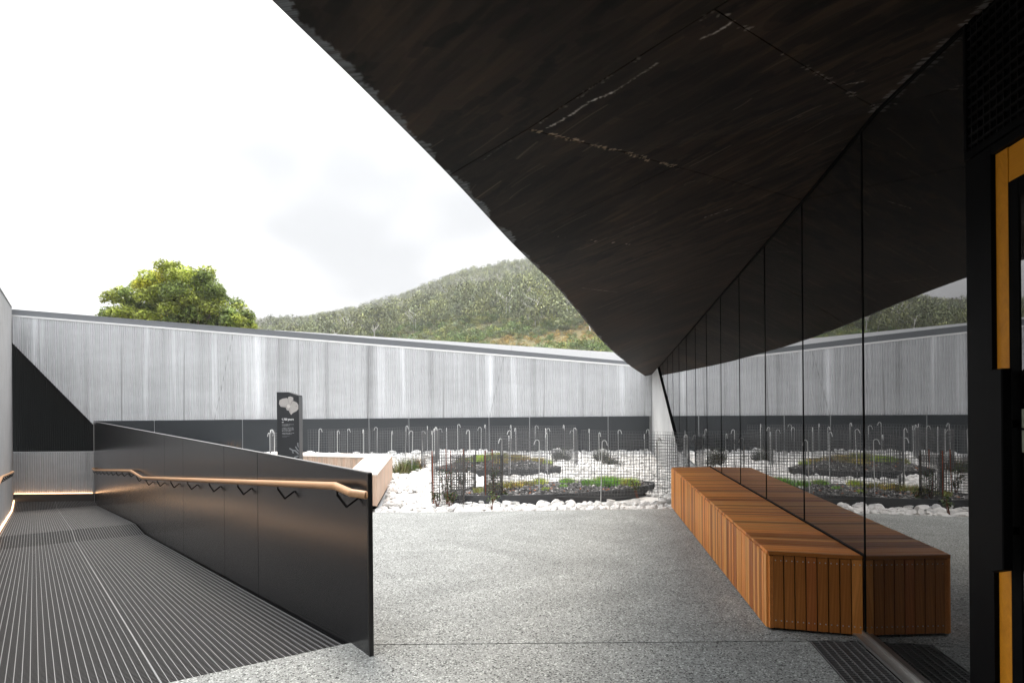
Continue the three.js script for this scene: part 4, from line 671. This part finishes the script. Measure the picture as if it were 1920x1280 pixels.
beds.forEach((b, bi) => {
  const t = thing('planting_bed', bi ? 'mounded oval steel edged bed of dark gravel and olive plants nearer the wall' : 'long oval steel edged bed of dark gravel and bright green cushions nearest the paving', 'planting bed', null, [b.x, b.y, -b.z], b.turn);
  const lens = (k) => { const a = k / 64 * 6.2832, c = Math.cos(a), s = Math.sin(a); return [b.a * c, b.b * Math.sign(s) * Math.pow(Math.abs(s), 1.15)]; };
  const pos = [], idx = []; for (let k = 0; k <= 64; k++) { const [x, z] = lens(k); const f = 1.015; pos.push(x * f, -0.12, z * f, x * f, b.h0 + 0.025, z * f, x * 0.985, b.h0 + 0.025, z * 0.985, x * 0.985, 0, z * 0.985); if (k) for (let q = 0; q < 3; q++) { const i = (k - 1) * 4 + q; idx.push(i, i + 1, i + 4, i + 1, i + 5, i + 4); } }
  let g = new THREE.BufferGeometry(); g.setAttribute('position', new THREE.Float32BufferAttribute(pos, 3)); g.setIndex(idx); g = g.toNonIndexed(); g.computeVertexNormals(); part('edging', g, std({ color: lin(0.055, 0.058, 0.062), roughness: 0.6 }), t);
  const top = (x, z) => { const d = (x / b.a) ** 2 + (z / b.b) ** 2; return b.h0 - 0.01 + b.mound * Math.max(0, 1 - d) + 0.02 * noise.noise(x * 4, z * 4, bi); };
  const sp = [], si = []; for (let r = 0; r <= 10; r++) for (let k = 0; k <= 64; k++) { const [x, z] = lens(k), f = 0.985 * r / 10; sp.push(x * f, top(x * f, z * f), z * f); } for (let r = 0; r < 10; r++) for (let k = 0; k < 64; k++) { const i = r * 65 + k; si.push(i, i + 65, i + 1, i + 1, i + 65, i + 66); }
  g = new THREE.BufferGeometry(); g.setAttribute('position', new THREE.Float32BufferAttribute(sp, 3)); g.setIndex(si); g.computeVertexNormals(); part('soil', g, std({ color: lin(0.05, 0.048, 0.046) }), t);
  const n = 2600, m = new THREE.InstancedMesh(pebble, std({ color: 0xffffff, roughness: 0.9 }), n), o = new THREE.Object3D();
  for (let i = 0; i < n; i++) { const a = rr(0, 6.283), r = Math.sqrt(rnd()) * 0.97, x = b.a * Math.cos(a) * r, z = b.b * Math.sin(a) * r, s = rr(0.012, 0.034), c = rnd() < 0.1 ? rr(0.3, 0.6) : rr(0.05, 0.2); o.position.set(x, top(x, z) + s * 0.3, z); o.rotation.set(rr(-1, 1), rr(0, 6), rr(-1, 1)); o.scale.setScalar(s); o.updateMatrix(); m.setMatrixAt(i, o.matrix); m.setColorAt(i, rnd() < 0.05 ? lin(0.3, 0.12, 0.06) : lin(c, c * 0.98, c * 0.96)); }
  m.name = 'gravel'; t.add(stuff(m));
  // cushions: [along, across, radius, height, tint]
  const green = [0.17, 0.36, 0.04], lime = [0.36, 0.45, 0.06], olive = [0.27, 0.27, 0.08], gold = [0.44, 0.37, 0.09];
  const C = bi === 0 ? [[1.05, 0.08, 0.24, 0.13, green], [0.82, 0.30, 0.2, 0.15, green], [1.3, 0.05, 0.24, 0.12, lime], [1.1, -0.28, 0.22, 0.12, lime], [0.6, 0.1, 0.16, 0.12, green], [1.35, 0.3, 0.16, 0.13, lime], [0.4, -0.3, 0.18, 0.1, green], [-0.35, -0.3, 0.22, 0.1, olive], [-0.7, -0.15, 0.22, 0.12, gold], [-1.05, -0.1, 0.2, 0.12, olive], [-0.1, -0.4, 0.18, 0.12, lime], [0.05, 0.25, 0.1, 0.07, green], [-0.3, 0.3, 0.09, 0.06, lime], [-1.4, 0.1, 0.14, 0.1, olive], [0.5, -0.5, 0.16, 0.1, olive]]
    : [[0, 0, 0.34, 0.14, olive], [0.45, 0.1, 0.3, 0.12, olive], [-0.4, 0.1, 0.3, 0.12, lime], [-0.8, 0, 0.22, 0.11, olive], [0.2, -0.3, 0.3, 0.11, gold], [-0.3, -0.3, 0.28, 0.12, olive], [0.85, -0.1, 0.24, 0.1, gold], [0.1, 0.4, 0.24, 0.1, gold], [1.1, 0.05, 0.15, 0.12, lime], [0.6, -0.35, 0.2, 0.1, olive]];
  for (const [x, z, r, h, c] of C) { const l = []; for (let q = 0; q < 5; q++) { const a = rr(0, 6.28), d = r * 0.55 * rnd(); blades(l, x + Math.cos(a) * d, top(x, z) - 0.02, z + Math.sin(a) * d, r * 0.6, h * 1.25, Math.round(130 * r / 0.2), c.map((v) => v * rr(0.8, 1.2))); } part('cushion_plant', bladeGeo(l), thinLeafM, t); }
});
// ---------------------------------------------------------------- wire fences on hooked stakes
const hookG = (() => { const p = [V(0, -1.0, 0), V(0, -0.06, 0)], c = []; for (let k = 0; k <= 6; k++) { const a = Math.PI * 0.86 * k / 6; c.push(V(0.036 * (1 - Math.cos(a)), -0.04 + 0.036 * Math.sin(a), 0)); } c.push(V(0.088, -0.085, 0)); return (h) => { const g = []; const q = [V(0, -h, 0), ...c.slice()]; for (let i = 0; i + 1 < q.length; i++) g.push(bar(q[i], q[i + 1], 0.0105, 0.0105, V(0, 0, 1))); return merge(g); }; })();
function fence(label, pts, closed, h, stakeEvery, yTop, cell, group) {
  const t = thing('wire_fence', label, 'fence', group), P = closed ? [...pts, pts[0]] : pts, seg = [];
  let total = 0; for (let i = 0; i + 1 < P.length; i++) { const l = P[i].distanceTo(P[i + 1]); seg.push(l); total += l; }
  const along = (d) => { for (let i = 0; i < seg.length; i++) { if (d <= seg[i] || i === seg.length - 1) return P[i].clone().lerp(P[i + 1], Math.min(1, d / seg[i])); d -= seg[i]; } };
  const wires = [], sag = (d) => yTop + 0.02 * noise.noise(d * 1.3, 3, pts[0].x), w = 0.0052;
  const N = Math.round(total / cell), col = []; for (let i = 0; i <= N; i++) { const p = along(i * total / N), y = sag(i * total / N); col.push([p, y]); wires.push(bar(V(p.x, y, p.z), V(p.x + rr(-0.006, 0.006), y - h, p.z + rr(-0.006, 0.006)), w)); }
  const rows = Math.round(h / cell), step = 3; for (let r = 0; r <= rows; r++) for (let i = 0; i < N; i += step) { const a = col[i], b = col[Math.min(N, i + step)]; wires.push(bar(V(a[0].x, a[1] - r * cell, a[0].z), V(b[0].x, b[1] - r * cell, b[0].z), w)); }
  stuff(part('wire_mesh', merge(wires), wireM, t));
  let k = 0; for (let d = stakeEvery * 0.35; d < total; d += stakeEvery * rr(0.85, 1.15)) { const p = along(d), m = part('stake', hookG(h + 0.12), stakeM, t); m.position.set(p.x, sag(d) + rr(0.0, 0.06), p.z); m.rotation.set(rr(-0.03, 0.03), rr(0, 6.28), rr(-0.04, 0.04)); k++; }
  return t;
}
const ell = (x, z, a, b, turn, n = 26) => { const o = []; for (let k = 0; k < n; k++) { const q = k / n * 6.2832, p = a * Math.cos(q), s = b * Math.sin(q), c = Math.cos(turn), d = Math.sin(turn); o.push(V(x + p * c - s * d, 0, -(z + p * d + s * c))); } return o; };
const YT = EYE - 0.575;
fence('wire mesh fence ring on hooked stakes around the bed nearest the paving', ell(1.42, 11.95, 1.66, 1.28, -0.16), true, 0.86, 0.95, YT, 0.052);
fence('wire mesh fence ring on hooked stakes around the mounded bed nearer the wall', ell(-0.3, 15.6, 1.8, 1.15, 0, 24), true, 0.80, 0.85, YT, 0.06);
fence('long wire mesh fence on hooked stakes in front of the dark plinth', [577, 640, 700, 760, 800, 850, 900, 941, 972, 1000, 1040, 1079].map((px, i) => at(px, 800, i < 4 ? 17.2 + i * 0.3 : 18.6 + 0.25 * Math.sin(i * 1.7))).map((p) => V(p.x, 0, p.z)), false, 0.72, 0.78, YT, 0.065);
fence('wire mesh fence on hooked stakes beside the concrete fin at the far right', [[1090, 15.2], [1140, 14.6], [1200, 14.3], [1250, 14.0], [1290, 13.2], [1305, 12.6]].map(([px, z]) => { const p = at(px, 800, z); return V(p.x, 0, p.z); }), false, 0.72, 0.7, YT, 0.06);
fence('wire mesh fence run on hooked stakes behind the angled pale bench', [[615, 16.4], [660, 16.2], [705, 15.9], [752, 15.6], [784, 15.0], [815, 15.4], [823, 16.8], [815, 18.2]].map(([px, z]) => { const p = at(px, 800, z); return V(p.x, 0, p.z); }), false, 0.74, 0.72, YT, 0.06);
fence('wire mesh fence corner on hooked stakes left of the black sign', [[520, 15.6], [513, 15.4], [505, 15.8], [508, 17.2], [560, 17.6]].map(([px, z]) => { const p = at(px, 800, z); return V(p.x, 0, p.z); }), false, 0.72, 0.5, YT - 0.02, 0.06);
// plant guards: small mesh tubes with a sapling inside
function sapling(name, label, x, z, y, h, tint, n, r, stems = 3, group) {
  const t = thing(name, label, 'plant', group, [x, y, -z]), st = [], lv = [];
  for (let k = 0; k < stems; k++) { const e = V(rr(-0.5, 0.5) * r, h * rr(0.75, 1), rr(-0.5, 0.5) * r); limb(st, V(rr(-0.02, 0.02), -0.05, rr(-0.02, 0.02)), e, 0.006, 0.003, 0.06); for (let q = 0; q < 6; q++) { const f = e.clone().multiplyScalar(rr(0.3, 1)); lv.push([f.x, f.y, f.z, r * 0.34, h * 0.07, Math.round(n / stems / 6), tint]); } }
  part('stem', mergeGeometries(st), std({ color: lin(0.16, 0.055, 0.03) }), t); part('foliage', leafCloud(lv, 0.028), leafM, t); return t;
}
function guard(label, x, z, r, h, y) {
  const t = thing('plant_guard', label, 'plant guard', null, [x, y, -z]), w = [], n = 34;
  for (let k = 0; k < n; k++) { const a = k / n * 6.2832, b = (k + 1) / n * 6.2832, p = (q, yy) => V(Math.cos(q) * r, yy, Math.sin(q) * r); w.push(bar(p(a, 0), p(a, h), 0.006)); for (let yy = 0; yy <= h + 0.001; yy += 0.042) w.push(bar(p(a, yy), p(b, yy), 0.006)); }
  stuff(part('wire_mesh', merge(w), std({ color: lin(0.10, 0.10, 0.10), roughness: 0.7 }), t));
  for (let k = 0; k < 3; k++) { const a = k * 2.1 + 0.4; part('stake', bar(V(Math.cos(a) * r, -0.15, Math.sin(a) * r), V(Math.cos(a) * r + rr(-0.03, 0.03), h + 0.08, Math.sin(a) * r), 0.012), std({ color: k ? lin(0.24, 0.07, 0.035) : lin(0.1, 0.09, 0.08) }), t); }
}
const gp = (px, z) => at(px, 900, z).x;
guard('dark mesh plant guard on red stakes, left one of the pair before the beds', gp(840, 10.7), 10.7, 0.26, 0.74, -0.12);
guard('dark mesh plant guard on red stakes, right one of the pair before the beds', gp(925, 10.9), 10.9, 0.15, 0.72, -0.12);
guard('dark mesh plant guard standing behind the left guard', gp(868, 11.6), 11.6, 0.22, 0.7, -0.14);
sapling('sapling', 'thin red stemmed sapling with small dark leaves inside the left plant guard', gp(838, 10.7), 10.7, -0.12, 0.62, [0.05, 0.085, 0.03], 260, 0.34, 5);
sapling('sapling', 'thin red stemmed sapling with green leaves inside the right plant guard', gp(925, 10.9), 10.9, -0.12, 0.55, [0.06, 0.11, 0.03], 240, 0.22, 4);
sapling('sapling', 'sparse sapling inside the plant guard standing further back', gp(868, 11.6), 11.6, -0.14, 0.6, [0.05, 0.08, 0.03], 200, 0.3, 4);
[[842, 10.35], [921, 10.2], [820, 10.5], [948, 10.9], [1195, 11.4]].forEach(([px, z], i) => sapling('small_shrub', ['small green shrub at the foot of the left plant guard', 'small green shrub on the stones before the right plant guard', 'tiny shrub on the stones left of the plant guards', 'tiny shrub at the left tip of the near bed', 'tiny dark shrub behind the green cushions of the near bed'][i], gp(px, z), z, -0.13, 0.24, [0.08, 0.13, 0.03], 110, 0.22, 4));
// clumps of rush and shrubs along the plinth and behind the bench
const clumps = [[748, 15.2, 0.42, [0.17, 0.17, 0.05], 'olive rush clump behind the corner of the pale bench'], [765, 15.9, 0.36, [0.10, 0.16, 0.03], 'bright green rush clump right of the olive clump behind the pale bench'], [778, 16.3, 0.4, [0.26, 0.15, 0.05], 'rusty brown rush clump at the fence right of the pale bench'], [700, 16.4, 0.4, [0.22, 0.17, 0.06], 'straw coloured rush clump behind the middle of the pale bench'], [645, 17.0, 0.38, [0.16, 0.12, 0.05], 'brown rush clump behind the left of the pale bench'], [1125, 18.9, 0.42, [0.07, 0.075, 0.05], 'dark grey green rush clump before the plinth near the fin'], [1050, 18.9, 0.5, [0.06, 0.07, 0.05], 'dark grey green rush clump before the middle of the plinth'], [430, 19.6, 0.6, [0.16, 0.10, 0.05], 'brown rush clump showing over the balustrade top'], [1145, 17.6, 0.3, [0.08, 0.08, 0.055], 'low dark rush clump left of the concrete fin']];
for (const [px, z, h, c, label] of clumps) { const p = at(px, 850, z), t = thing('rush_clump', label, 'plant', null, [p.x, bedY(p.x, z) + 0.02, -z]), l = []; blades(l, 0, 0, 0, 0.2, h, 260, c); blades(l, 0.08, 0, 0.05, 0.22, h * 0.7, 200, c.map((v) => v * 0.7)); part('foliage', bladeGeo(l), leafM, t); }

renderer.render(scene, camera);
